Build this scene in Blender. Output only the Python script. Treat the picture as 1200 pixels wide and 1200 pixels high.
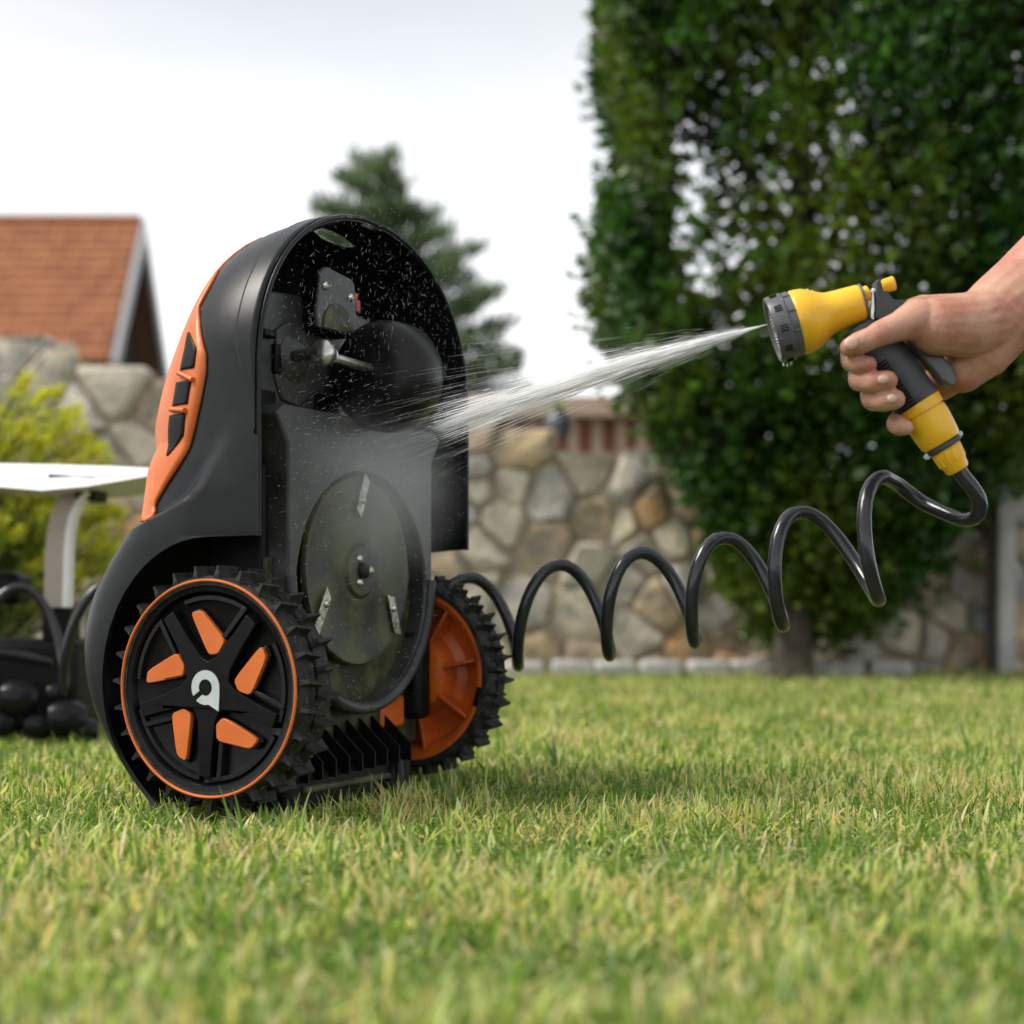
import bpy, bmesh, math, random
import numpy as np
from mathutils import Vector, Matrix, noise
from mathutils.geometry import tessellate_polygon
R = math.radians
rng = random.Random(7)
nrg = np.random.default_rng(11)
for o in list(bpy.data.objects):
    bpy.data.objects.remove(o)
sc = bpy.context.scene
col = sc.collection

# ------------------------------------------------------------------ camera
F = 1852.0 / 1200.0            # focal length over sensor width
H = 0.198                      # camera height
HY = 715                       # horizon row in a 1200 px picture
cam_d = bpy.data.cameras.new('camera'); cam = bpy.data.objects.new('camera', cam_d); col.objects.link(cam)
cam_d.sensor_width = 36; cam_d.lens = 36 * F
cam.location = (0, 0, H); cam.rotation_euler = (R(90), 0, 0)
cam_d.shift_y = (HY - 600) / 1200.0
cam_d.clip_start = .05; cam_d.clip_end = 2000
cam_d.dof.use_dof = True; cam_d.dof.focus_distance = 1.56; cam_d.dof.aperture_fstop = 3.7
cam_d.dof.aperture_blades = 0
sc.camera = cam

# ------------------------------------------------------------------ world: bright thin overcast
SUN_EL, SUN_AZ = 50, -98       # the veiled sun stands high on the left (azimuth from +Y towards +X)
w = bpy.data.worlds.new('World'); sc.world = w; w.use_nodes = True
nt = w.node_tree; nt.nodes.clear()
out = nt.nodes.new('ShaderNodeOutputWorld'); bg = nt.nodes.new('ShaderNodeBackground')
sky = nt.nodes.new('ShaderNodeTexSky'); sky.sky_type = 'NISHITA'; sky.sun_disc = False
sky.sun_elevation = R(SUN_EL); sky.sun_rotation = R(SUN_AZ % 360); sky.dust_density = 3; sky.air_density = 1
mixn = nt.nodes.new('ShaderNodeMixRGB'); mixn.inputs[0].default_value = .86
tc = nt.nodes.new('ShaderNodeTexCoord'); nz = nt.nodes.new('ShaderNodeTexNoise'); nz.inputs['Scale'].default_value = 1.6
nz.inputs['Detail'].default_value = 5
mp = nt.nodes.new('ShaderNodeMapping'); mp.inputs['Scale'].default_value = (1, 1, 3.5)
cr = nt.nodes.new('ShaderNodeValToRGB')
cr.color_ramp.elements[0].position = .3; cr.color_ramp.elements[0].color = (6.3, 6.8, 7.3, 1)
cr.color_ramp.elements[1].position = .62; cr.color_ramp.elements[1].color = (8.8, 8.8, 8.8, 1)
nt.links.new(tc.outputs['Generated'], mp.inputs[0]); nt.links.new(mp.outputs[0], nz.inputs[0]); nt.links.new(nz.outputs[0], cr.inputs[0])
sx = nt.nodes.new('ShaderNodeSeparateXYZ'); gr = nt.nodes.new('ShaderNodeMapRange'); gr.inputs[1].default_value = .06; gr.inputs[2].default_value = .36; gr.inputs[3].default_value = 1.2; gr.inputs[4].default_value = .6
gm = nt.nodes.new('ShaderNodeVectorMath'); gm.operation = 'SCALE'
nt.links.new(tc.outputs['Generated'], sx.inputs[0]); nt.links.new(sx.outputs[2], gr.inputs[0]); nt.links.new(cr.outputs[0], gm.inputs[0]); nt.links.new(gr.outputs[0], gm.inputs['Scale'])
nt.links.new(sky.outputs[0], mixn.inputs[1]); nt.links.new(gm.outputs[0], mixn.inputs[2])
nt.links.new(mixn.outputs[0], bg.inputs[0]); bg.inputs[1].default_value = .1
nt.links.new(bg.outputs[0], out.inputs[0])
sun_d = bpy.data.lights.new('sun', 'SUN'); sun_d.energy = 2.1; sun_d.angle = R(24); sun_d.color = (1, .95, .86)
sun = bpy.data.objects.new('sun', sun_d); col.objects.link(sun)
sdir = Vector((math.sin(R(SUN_AZ)) * math.cos(R(SUN_EL)), math.cos(R(SUN_AZ)) * math.cos(R(SUN_EL)), math.sin(R(SUN_EL))))
sun.rotation_euler = sdir.to_track_quat('Z', 'Y').to_euler(); sun.location = (0, 0, 10)
sc.view_settings.view_transform = 'Standard'; sc.view_settings.look = 'None'
sc.view_settings.exposure = .92; sc.view_settings.gamma = 1; sc.view_settings.use_curve_mapping = False
sc.render.engine = 'CYCLES'
sc.cycles.use_denoising = True
sc.cycles.max_bounces = 8; sc.cycles.transparent_max_bounces = 24
sc.cycles.diffuse_bounces = 4; sc.cycles.glossy_bounces = 4; sc.cycles.volume_bounces = 1

# ------------------------------------------------------------------ helpers
def P(px, py, Y):
    """point of the place at depth Y that the photograph shows at (px, py)"""
    return Vector(((px - 600) / 1852 * Y, Y, H + (HY - py) / 1852 * Y))

def wm(o):
    m = Matrix.Identity(4)
    while o:
        m = o.matrix_basis @ m; o = o.parent
    return m

def tag(o, label=None, cat=None, group=None, kind=None):
    if label: o['label'] = label
    if cat: o['category'] = cat
    if group: o['group'] = group
    if kind: o['kind'] = kind
    return o

def empty(name, loc, rz=0):
    o = bpy.data.objects.new(name, None); col.objects.link(o)
    o.location = loc; o.rotation_euler = (0, 0, rz); o.empty_display_size = .02
    return o

def make(name, mesh, parent=None, world=False, m=None):
    o = bpy.data.objects.new(name, mesh); col.objects.link(o)
    if m is not None:
        mesh.materials.clear(); mesh.materials.append(m)
    if parent:
        if world: mesh.transform(wm(parent).inverted())
        o.parent = parent
    return o

def share(name, mesh, mat4, parent):
    o = bpy.data.objects.new(name, mesh); col.objects.link(o); o.parent = parent; o.matrix_basis = mat4
    return o

class MB:
    def __init__(s): s.v = []; s.f = []
    def add(s, vs, fs, M=None):
        b = len(s.v)
        s.v += [tuple(M @ Vector(p)) if M else tuple(p) for p in vs]
        s.f += [tuple(i + b for i in f) for f in fs]
        return s
    def box(s, c, d, M=None):
        x, y, z = c; a, b, h = d[0] / 2, d[1] / 2, d[2] / 2
        vs = [(x + i * a, y + j * b, z + k * h) for i in (-1, 1) for j in (-1, 1) for k in (-1, 1)]
        return s.add(vs, [(0, 1, 3, 2), (4, 6, 7, 5), (0, 4, 5, 1), (2, 3, 7, 6), (0, 2, 6, 4), (1, 5, 7, 3)], M)
    def tube(s, pts, rad, n=12, cap=True):
        pts = [Vector(p) for p in pts]; N = len(pts)
        if not hasattr(rad, '__len__'): rad = [rad] * N
        t0 = (pts[1] - pts[0]).normalized()
        u = t0.orthogonal().normalized(); vs = []
        for i in range(N):
            t = (pts[min(i + 1, N - 1)] - pts[max(i - 1, 0)])
            t = t.normalized() if t.length > 1e-9 else t0
            u = (u - t * u.dot(t)); u = u.normalized() if u.length > 1e-6 else t.orthogonal().normalized()
            w_ = t.cross(u)
            for k in range(n):
                a = 2 * math.pi * k / n
                vs.append(pts[i] + (u * math.cos(a) + w_ * math.sin(a)) * rad[i])
        fs = [(i * n + k, i * n + (k + 1) % n, (i + 1) * n + (k + 1) % n, (i + 1) * n + k) for i in range(N - 1) for k in range(n)]
        if cap: fs += [tuple(range(n))[::-1], tuple((N - 1) * n + k for k in range(n))]
        return s.add(vs, fs)
    def lathe(s, prof, origin, axis, n=48, up=None, closed=False):
        """prof: (distance along the axis, radius)"""
        origin = Vector(origin); ax = Vector(axis).normalized()
        u = (Vector(up) - ax * Vector(up).dot(ax)).normalized() if up else ax.orthogonal().normalized()
        w_ = ax.cross(u); vs = []
        for (d, r) in prof:
            for k in range(n):
                a = 2 * math.pi * k / n
                vs.append(origin + ax * d + (u * math.cos(a) + w_ * math.sin(a)) * max(r, 1e-5))
        N = len(prof)
        rows = N if closed else N - 1
        fs = [(i * n + k, i * n + (k + 1) % n, ((i + 1) % N) * n + (k + 1) % n, ((i + 1) % N) * n + k) for i in range(rows) for k in range(n)]
        return s.add(vs, fs)
    def prism(s, poly, f0, f1):
        """poly: 2-D outline; f0 / f1 map a 2-D point to the two faces"""
        n = len(poly)
        tri = tessellate_polygon([[Vector((p[0], p[1], 0)) for p in poly]])
        vs = [f0(*p) for p in poly] + [f1(*p) for p in poly]
        fs = [tuple(t) for t in tri] + [tuple(i + n for i in t[::-1]) for t in tri]
        fs += [(i, (i + 1) % n, (i + 1) % n + n, i + n) for i in range(n)]
        return s.add(vs, fs)
    def mesh(s, name):
        me = bpy.data.meshes.new(name); me.from_pydata(s.v, [], s.f); me.update()
        bm = bmesh.new(); bm.from_mesh(me); bmesh.ops.recalc_face_normals(bm, faces=bm.faces); bm.to_mesh(me); bm.free()
        return me
    def build(s, name, m, parent=None, world=False, smooth=None, bevel=0, seg=2):
        me = s.mesh(name); o = make(name, me, parent, world, m)
        if smooth is not None: soft(o, smooth)
        if bevel:
            b = o.modifiers.new('bevel', 'BEVEL'); b.width = bevel; b.segments = seg; b.limit_method = 'ANGLE'; b.angle_limit = R(32)
            if smooth is None: soft(o, 40)
        return o

def soft(o, ang=40):
    me = o.data
    for p in me.polygons: p.use_smooth = True
    bm = bmesh.new(); bm.from_mesh(me)
    for e in bm.edges:
        e.smooth = not (len(e.link_faces) == 2 and e.calc_face_angle(0) > R(ang))
    bm.to_mesh(me); bm.free()
    return o

def fast_mesh(name, V, Fc, k):
    """V (n,3), Fc (m,k) faces with k corners each"""
    me = bpy.data.meshes.new(name)
    V = np.ascontiguousarray(V, dtype=np.float32); Fc = np.ascontiguousarray(Fc, dtype=np.int32)
    me.vertices.add(len(V)); me.vertices.foreach_set('co', V.ravel())
    me.loops.add(Fc.size); me.loops.foreach_set('vertex_index', Fc.ravel())
    me.polygons.add(len(Fc)); me.polygons.foreach_set('loop_start', np.arange(len(Fc), dtype=np.int32) * k)
    me.update(calc_edges=True)
    return me

def set_col(me, C):
    a = me.color_attributes.new('Col', 'FLOAT_COLOR', 'POINT')
    a.data.foreach_set('color', np.concatenate([C, np.ones((len(C), 1))], 1).astype(np.float32).ravel())

MATS = {}
def mat(name, c, rough=.5, metal=0, var=.0, scale=30, bump=0, bscale=None, c2=None, coat=0, sss=0, trans=0, spec=.5, rvar=0, det=6):
    """procedural Principled material: noise mixes the colour with a second one, fine bump, roughness variation"""
    if name in MATS: return MATS[name]
    m = bpy.data.materials.new(name); m.use_nodes = True; MATS[name] = m
    t = m.node_tree; b = t.nodes['Principled BSDF']; L = t.links.new
    b.inputs['Roughness'].default_value = rough; b.inputs['Metallic'].default_value = metal
    b.inputs['Specular IOR Level'].default_value = spec
    b.inputs['Coat Weight'].default_value = coat
    if sss:
        b.inputs['Subsurface Weight'].default_value = sss; b.inputs['Subsurface Radius'].default_value = (.012, .005, .003)
        b.inputs['Subsurface Scale'].default_value = 1
    tcn = t.nodes.new('ShaderNodeTexCoord')
    n1 = t.nodes.new('ShaderNodeTexNoise'); n1.inputs['Scale'].default_value = scale; n1.inputs['Detail'].default_value = det
    L(tcn.outputs['Object'], n1.inputs['Vector'])
    mx = t.nodes.new('ShaderNodeMixRGB'); mx.inputs[1].default_value = (*c, 1)
    if c2 is None: c2 = tuple(min(1, x * (1 + var)) for x in c)
    mx.inputs[2].default_value = (*c2, 1)
    rp = t.nodes.new('ShaderNodeValToRGB'); rp.color_ramp.elements[0].position = .38; rp.color_ramp.elements[1].position = .64
    L(n1.outputs['Fac'], rp.inputs[0]); L(rp.outputs[0], mx.inputs[0]); L(mx.outputs[0], b.inputs['Base Color'])
    if rvar:
        ma = t.nodes.new('ShaderNodeMath'); ma.operation = 'MULTIPLY_ADD'; ma.inputs[1].default_value = rvar; ma.inputs[2].default_value = rough - rvar / 2
        L(n1.outputs['Fac'], ma.inputs[0]); L(ma.outputs[0], b.inputs['Roughness'])
    if bump:
        n2 = t.nodes.new('ShaderNodeTexNoise'); n2.inputs['Scale'].default_value = bscale or scale * 3; n2.inputs['Detail'].default_value = 5
        L(tcn.outputs['Object'], n2.inputs['Vector'])
        bp = t.nodes.new('ShaderNodeBump'); bp.inputs['Strength'].default_value = 1; bp.inputs['Distance'].default_value = bump
        L(n2.outputs['Fac'], bp.inputs['Height']); L(bp.outputs[0], b.inputs['Normal'])
    if trans:
        tr = t.nodes.new('ShaderNodeBsdfTranslucent'); ms = t.nodes.new('ShaderNodeMixShader'); ms.inputs[0].default_value = trans
        L(mx.outputs[0], tr.inputs[0]); L(b.outputs[0], ms.inputs[1]); L(tr.outputs[0], ms.inputs[2])
        L(ms.outputs[0], t.nodes['Material Output'].inputs[0])
    return m

def leaf_mat(name, trans=.45, rough=.5, gain=1.0, tgain=1.6, spec=.5):
    m = bpy.data.materials.new(name); m.use_nodes = True
    t = m.node_tree; b = t.nodes['Principled BSDF']; L = t.links.new
    a = t.nodes.new('ShaderNodeAttribute'); a.attribute_name = 'Col'
    L(a.outputs['Color'], b.inputs['Base Color']); b.inputs['Roughness'].default_value = rough
    b.inputs['Specular IOR Level'].default_value = spec
    g = t.nodes.new('ShaderNodeMixRGB'); g.blend_type = 'MULTIPLY'; g.inputs[0].default_value = 1; g.inputs[2].default_value = (tgain, tgain * 1.05, tgain * .5, 1)
    L(a.outputs['Color'], g.inputs[1])
    tr = t.nodes.new('ShaderNodeBsdfTranslucent'); L(g.outputs[0], tr.inputs[0])
    ms = t.nodes.new('ShaderNodeMixShader'); ms.inputs[0].default_value = trans
    L(b.outputs[0], ms.inputs[1]); L(tr.outputs[0], ms.inputs[2]); L(ms.outputs[0], t.nodes['Material Output'].inputs[0])
    return m

def lerp_tab(tab, x):
    xs, ys = zip(*tab); return float(np.interp(x, xs, ys))
def smooth(a, b, x):
    t = min(1, max(0, (x - a) / (b - a))); return t * t * (3 - 2 * t)

# ------------------------------------------------------------------ materials
M_shell = mat('satin black plastic', (.0075, .0085, .0095), .32, spec=.24, var=.35, scale=60, bump=.00006, bscale=1600, rvar=.12)
M_dark = mat('black plastic', (.004, .004, .004), .5, spec=.18, var=.6, scale=45, bump=.0001, bscale=900, rvar=.2)
M_wet = mat('wet grey black plastic', (.028, .03, .03), .38, spec=.35, c2=(.06, .063, .056), scale=22, bump=.0003, bscale=260, rvar=.3)
M_moss = mat('deck plastic with grass stain', (.022, .025, .012), .5, spec=.3, c2=(.08, .084, .036), scale=34, bump=.0006, bscale=500, rvar=.3)
M_disc = mat('blade disc plastic', (.02, .022, .017), .42, spec=.35, c2=(.075, .084, .032), scale=24, bump=.0002, bscale=400, rvar=.3)
M_rubber = mat('tyre rubber', (.009, .0095, .01), .6, spec=.22, c2=(.035, .035, .03), scale=90, bump=.0003, bscale=700, rvar=.15)
M_orange = mat('orange plastic', (.62, .145, .02), .4, c2=(.55, .12, .016), scale=30, bump=.00005, bscale=1500, rvar=.1)
M_orange_in = mat('orange wheel plastic', (.62, .125, .015), .42, c2=(.42, .075, .012), scale=25, bump=.0002, bscale=300, rvar=.2)
M_gloss = mat('glossy black plastic', (.0035, .0035, .004), .28, spec=.18, var=.5, scale=40, rvar=.15, bump=.00004, bscale=900)
M_logo = mat('pale grey print', (.42, .47, .46), .45, var=.1, scale=80)
M_steel = mat('steel', (.7, .7, .66), .34, metal=1, c2=(.5, .49, .44), scale=120, bump=.0001, bscale=500, rvar=.2)
M_blade = mat('blade steel', (.55, .55, .47), .38, metal=.8, c2=(.2, .2, .14), scale=140, bump=.0001, bscale=500, rvar=.2)
M_yellow = mat('yellow plastic', (.84, .48, .02), .36, c2=(.78, .42, .015), scale=40, bump=.00005, bscale=1200, rvar=.12)
M_grip = mat('dark grey grip', (.028, .031, .035), .45, var=.3, scale=60, bump=.00008, bscale=1200, rvar=.1)
M_collar = mat('grey plastic collar', (.075, .08, .088), .38, var=.25, scale=60, bump=.00006, bscale=1200, rvar=.15)
M_hose = mat('black hose', (.014, .016, .019), .2, var=.4, scale=30, bump=.00012, bscale=400, rvar=.16)
M_white = mat('white painted metal', (.88, .88, .88), .35, var=.05, scale=20, rvar=.1)
M_tan = mat('beige metal leg', (.42, .36, .3), .35, c2=(.48, .42, .36), scale=8, rvar=.1)
M_bark = mat('bark', (.035, .028, .02), .9, c2=(.08, .066, .05), scale=14, bump=.01, bscale=20)
M_concrete = mat('concrete', (.5, .49, .46), .9, c2=(.36, .35, .33), scale=9, bump=.004, bscale=40)
M_mortar = mat('mortar', (.4, .33, .25), .95, c2=(.26, .21, .16), scale=12, bump=.006, bscale=50)
M_skin = mat('skin', (.5, .28, .19), .5, c2=(.4, .165, .105), scale=34, bump=.0005, bscale=300, sss=.22, rvar=.1, det=4)
M_nail = mat('nail', (.6, .36, .28), .3, var=.1, scale=60, sss=.2)

# ------------------------------------------------------------------ lawn
ME = bpy.data.meshes.new('lawn')
gx = [-400, -60, -14, -6, -3, -1.5, 0, 1.5, 3, 6, 14, 60, 400]; gy = [-60, -8, -2, 0, 1, 2, 3, 4, 5, 7, 12, 30, 90, 900]
V = [(x, y, -.014) for y in gy for x in gx]; n = len(gx)
ME.from_pydata(V, [], [(j * n + i, j * n + i + 1, (j + 1) * n + i + 1, (j + 1) * n + i) for j in range(len(gy) - 1) for i in range(n - 1)])
M_soil = mat('soil and thatch', (.04, .04, .016), .95, c2=(.1, .09, .04), scale=40, bump=.006, bscale=160)
tag(make('ground', ME, m=M_soil), kind='structure')

M_grass = leaf_mat('grass blades', trans=.42, rough=.42, tgain=1.9, spec=.4)
BODY = Vector((-.29, 1.5, 0))
def grass(name, y0, y1, dens, hmin, hmax, wid, seg, flat=.0, xm=1.15, dryf=0, z0=-.013):
    """separate curved blades, each its own strip of quads ending in a tip"""
    area = 0.5 * (y1 * y1 - y0 * y0) * .65 * xm
    N = int(area * dens)
    Y = np.sqrt(nrg.uniform(y0 * y0, y1 * y1, N)); X = nrg.uniform(-.325, .325, N) * xm * Y
    # patchy height and colour from smooth noise
    f1 = np.array([noise.noise(Vector((x * 5, y * 5, 0))) for x, y in zip(X, Y)])
    f2 = np.array([noise.noise(Vector((x * 16, y * 16, 7))) for x, y in zip(X, Y)])
    hh = nrg.uniform(hmin, hmax, N) * (1 + .35 * f1 + .35 * f2); hh *= np.where(nrg.random(N) < .02, 1.5, 1)
    ang = nrg.uniform(0, 2 * np.pi, N); lean = np.abs(nrg.normal(.85, .6, N)) + flat
    curl = nrg.normal(1.5, 1.5, N); ww = wid * nrg.uniform(.6, 1.25, N) * np.where(nrg.random(N) < .04, 1.7, 1)
    dx, dy = np.cos(ang), np.sin(ang)
    tw = ang + np.pi / 2 + nrg.normal(0, .5, N); sx, sy = np.cos(tw), np.sin(tw)
    base_z = np.full(N, z0)
    rows = []; px, py, pz = X.copy(), Y.copy(), base_z.copy(); th = lean * .35
    prof = np.interp(np.linspace(0, 1, seg + 1), [0, .35, .75, 1], [.75, 1, .62, .04])
    for k in range(seg + 1):
        w2 = ww * prof[k] * .5
        rows.append(np.stack([px - sx * w2, py - sy * w2, pz], 1)); rows.append(np.stack([px + sx * w2, py + sy * w2, pz], 1))
        st = hh / seg; th = th + (curl * .55 + lean * .5) / seg
        px = px + dx * np.sin(th) * st; py = py + dy * np.sin(th) * st; pz = np.maximum(pz + np.cos(th) * st, z0 + .002)
    Vt = np.stack(rows, 1).reshape(-1, 3); nv = 2 * (seg + 1)
    # none inside the wheels and the tail of the standing machine
    q = np.array([[2 * k, 2 * k + 1, 2 * k + 3, 2 * k + 2] for k in range(seg)])
    Fc = (np.arange(N)[:, None, None] * nv + q[None]).reshape(-1, 4)
    me = fast_mesh(name, Vt, Fc, 4)
    r = nrg.random(N)[:, None]
    g1 = np.array([.065, .145, .022]); g2 = np.array([.19, .28, .055]); g3 = np.array([.46, .5, .2]); tan = np.array([.62, .5, .28])
    C = g1 * (1 - r) + g2 * r
    sel = nrg.random(N) < np.clip(.28 + .5 * f2 + .3 * f1, .06, .7); C[sel] = (g3 * nrg.uniform(.75, 1.15, (sel.sum(), 1)))
    dry = (nrg.random(N) < np.clip(.2 + .35 * f1 - .4 * f2, .06, .5)); C[dry] = tan * nrg.uniform(.6, 1.15, (dry.sum(), 1))
    if dryf:
        C = np.array([.62, .58, .34]) * nrg.uniform(.55, 1.2, (N, 1)) * np.where(nrg.random((N, 1)) < .4, np.array([.75, .95, .6]), 1)
    CC = np.repeat(C[:, None, :], nv, 1)
    set_col(me, CC.reshape(-1, 3))
    me.materials.append(M_grass)
    o = bpy.data.objects.new(name, me); col.objects.link(o)
    for p in (): pass
    return o
g = grass('lawn_grass', .5, 2.35, 50000, .015, .035, .0034, 6)
tag(g, 'short mown green grass with dry straw blades around the upright mower', 'grass', kind='stuff')
g = grass('lawn_grass', 2.35, 4.95, 21000, .02, .04, .004, 3)
tag(g, 'blurred brighter lawn stretching back to the stone wall', 'grass', kind='stuff')

g = grass('dry_clippings', .6, 2.6, 5500, .014, .034, .0021, 5, flat=1.5, dryf=1, z0=-.002)
tag(g, 'pale dry grass clippings lying flat on top of the mown lawn', 'clippings', kind='stuff')
# taller single tufts and weeds
def tuft(px, Y, n, h, wd, colr, label, cat='weed', spread=.35, name='grass_tuft'):
    base = P(px, 700, Y); base.z = -.012; mb = MB(); cc = []
    for i in range(n):
        a = rng.uniform(0, 6.28); L_ = h * rng.uniform(.6, 1.1); th = abs(rng.gauss(0, spread)); p = base + Vector((rng.uniform(-1, 1), rng.uniform(-1, 1), 0)) * .006
        s_ = Vector((math.cos(a + 1.6), math.sin(a + 1.6), 0)); vs = []
        for k in range(6):
            t = k / 5; w2 = wd * (.5, .8, .8, .6, .35, .04)[k] * .5
            vs += [p - s_ * w2, p + s_ * w2]
            th2 = th + t * .5; p = p + Vector((math.cos(a) * math.sin(th2), math.sin(a) * math.sin(th2), math.cos(th2))) * L_ / 5
        mb.add(vs, [(2 * k, 2 * k + 1, 2 * k + 3, 2 * k + 2) for k in range(5)])
        cc += [[c * rng.uniform(.8, 1.2) for c in colr]] * 12
    me = mb.mesh(name); set_col(me, np.array(cc)); me.transform(Matrix.Translation(-base)); o = make(name, me, m=M_grass); o.location = base
    return tag(o, label, cat)
tuft(650, 1.95, 7, .062, .0075, (.1, .2, .09), 'bluish green blade tuft rising from the lawn right of the far wheel', 'weed')
tuft(282, 1.36, 6, .062, .0045, (.17, .24, .06), 'tall pale grass blades in front of the near wheel', 'grass tuft', .5)
tuft(165, 1.2, 4, .075, .004, (.14, .2, .05), 'two tall blurred grass blades at the lower left', 'grass tuft', .2)
tuft(455, 1.43, 7, .05, .0035, (.26, .3, .12), 'pale grass blades in front of the black tail of the mower', 'grass tuft', .6)
tuft(345, 1.38, 8, .055, .0035, (.2, .27, .08), 'thin blades between near wheel and tail of the mower', 'grass tuft', .6)
tuft(1140, 2.2, 5, .06, .006, (.09, .17, .04), 'dark green blade tuft at the right edge of the lawn', 'grass tuft', .5)
def broad_leaf(px, py, Y, s, label):
    c = P(px, py, Y); mb = MB()
    pts = [(0, 0), (.45, .25), (.5, .6), (.25, .95), (0, 1.05), (-.25, .95), (-.5, .6), (-.45, .25)]
    mb.add([(0, -.1 * s, .45 * s)] + [(x * s, .12 * s * x * x, y * s) for x, y in pts], [(0, i + 1, (i + 1) % 8 + 1) for i in range(8)])
    mb.tube([(0, 0, -.9 * s), (.04 * s, 0, -.4 * s), (0, 0, .05 * s)], .05 * s, 5)
    me = mb.mesh('weed_leaf'); set_col(me, np.tile([.06, .15, .025], (len(me.vertices), 1))); o = make('weed_leaf', me, m=M_grass); o.location = c; soft(o, 60)
    tag(o, label, 'leaf')
broad_leaf(737, 985, 1.42, .014, 'round dark green weed leaf standing in the middle of the lawn')
broad_leaf(1012, 1062, 1.1, .012, 'small heart shaped weed leaf in the lawn at lower right')

# ------------------------------------------------------------------ stone wall
WY = 5.0
def wall_top(X):
    return lerp_tab([(-3.2, 1.2), (-1.62, 1.07), (-1.15, .96), (-.45, .84), (-.13, .81), (.2, .72), (.43, .655), (1.0, .65), (1.6, .68), (3.2, .7)], X)
wall = empty('stone_wall', (0, WY, 0))
tag(wall, 'long rough garden wall of pale grey and ochre fieldstones behind the lawn', 'wall')
pts2 = []
k = 0
while len(pts2) < 299 and k < 60000:
    k += 1
    x = rng.uniform(-2.35, 2.35); z = rng.uniform(-.03, 1.12)
    if z > wall_top(x) - .05: continue
    md = .09 + .09 * noise.noise(Vector((x * 2, z * 2, 3)))
    if all((x - a) ** 2 * 1.25 + (z - b) ** 2 * .8 > md * md for a, b in pts2): pts2.append((x, z))
def clip(poly, nx, nz, d):
    out_ = []
    for i in range(len(poly)):
        a, b = poly[i], poly[(i + 1) % len(poly)]
        da, db = nx * a[0] + nz * a[1] - d, nx * b[0] + nz * b[1] - d
        if da <= 0: out_.append(a)
        if da * db < 0:
            t = da / (da - db); out_.append((a[0] + t * (b[0] - a[0]), a[1] + t * (b[1] - a[1])))
    return out_
stone_cols = [((.5, .48, .44), (.33, .32, .3)), ((.5, .41, .28), (.34, .28, .21)), ((.42, .42, .41), (.3, .3, .3)), ((.5, .3, .14), (.4, .31, .22)),
              ((.56, .52, .44), (.4, .37, .31)), ((.44, .36, .29), (.28, .24, .2)), ((.42, .41, .38), (.52, .46, .36))]
M_st = [mat('stone %d' % i, (a[0] * 1.25, a[1] * 1.16, a[2] * 1.02), .9, c2=b, scale=14, bump=.012, bscale=34) for i, (a, b) in enumerate(stone_cols)]
for (x, z) in pts2:
    poly = [(x - .3, z - .3), (x + .3, z - .3), (x + .3, z + .3), (x - .3, z + .3)]
    for (a, b) in pts2:
        if (a, b) == (x, z) or (a - x) ** 2 + (b - z) ** 2 > .36: continue
        nx, nz = a - x, b - z; L_ = math.hypot(nx, nz); nx /= L_; nz /= L_
        poly = clip(poly, nx, nz, nx * (x + a) / 2 + nz * (z + b) / 2 - .005)
    poly = clip(poly, 0, 1, wall_top(x) + rng.uniform(-.03, .03)); poly = clip(poly, 0, -1, .05)
    if len(poly) < 3: continue
    cx = sum(p[0] for p in poly) / len(poly); cz = sum(p[1] for p in poly) / len(poly)
    # rounded outline with uneven edge
    ring = []
    for i in range(len(poly)):
        a, b, c = poly[i - 1], poly[i], poly[(i + 1) % len(poly)]
        ring += [(b[0] * .88 + a[0] * .12, b[1] * .88 + a[1] * .12), (b[0] * .88 + c[0] * .12, b[1] * .88 + c[1] * .12)]
    ring = [(a + rng.uniform(-.006, .006), b + rng.uniform(-.006, .006)) for a, b in ring]
    n = len(ring); pr = rng.uniform(.016, .04); vs = []
    tx, tz = rng.uniform(-.18, .18), rng.uniform(-.18, .18)
    for sc_, d in ((1, .05), (1, -.3), (.96, -.8), (.78, -1)):
        for (a, b) in ring:
            dd = d * pr if d < 0 else d
            vs.append((cx + (a - cx) * sc_, dd + (tx * (a - cx) + tz * (b - cz)) * (1 if d < 0 else 0) + (rng.uniform(-.011, .011) if d < 0 else 0), cz + (b - cz) * sc_))
    fs = [(r_ * n + i, r_ * n + (i + 1) % n, (r_ + 1) * n + (i + 1) % n, (r_ + 1) * n + i) for r_ in range(3) for i in range(n)] + [tuple(3 * n + i for i in range(n))]
    o = MB().add(vs, fs).build('stone', rng.choice(M_st), wall, smooth=50)
mbm = MB(); xs = np.linspace(-3.2, 3.2, 40); vs = []
for x in xs:
    t_ = wall_top(x) - .03
    vs += [(x, -.010, -.05), (x, -.010, t_), (x, .45, t_), (x, .45, -.05)]
mbm.add(vs, [(4 * i + j, 4 * i + (j + 1) % 4, 4 * i + 4 + (j + 1) % 4, 4 * i + 4 + j) for i in range(39) for j in range(4)] + [(0, 1, 2, 3), (156, 159, 158, 157)])
mbm.build('mortar', M_mortar, wall)
# flat kerb stones along the foot of the wall
for i in range(13):
    x = -.5 + i * .135; o = MB().box((0, 0, 0), (.125, .1, .05)).build('kerb_stone', M_concrete, bevel=.012)
    o.location = (x + rng.uniform(-.01, .01), 4.72 + rng.uniform(-.012, .012), .022 + rng.uniform(-.004, .004)); o.rotation_euler = (rng.uniform(-.05, .05), rng.uniform(-.05, .05), rng.uniform(-.08, .08))
    tag(o, 'pale flat edging stone in the row at the foot of the stone wall', 'edging stone', 'edging stones along the foot of the wall')
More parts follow.
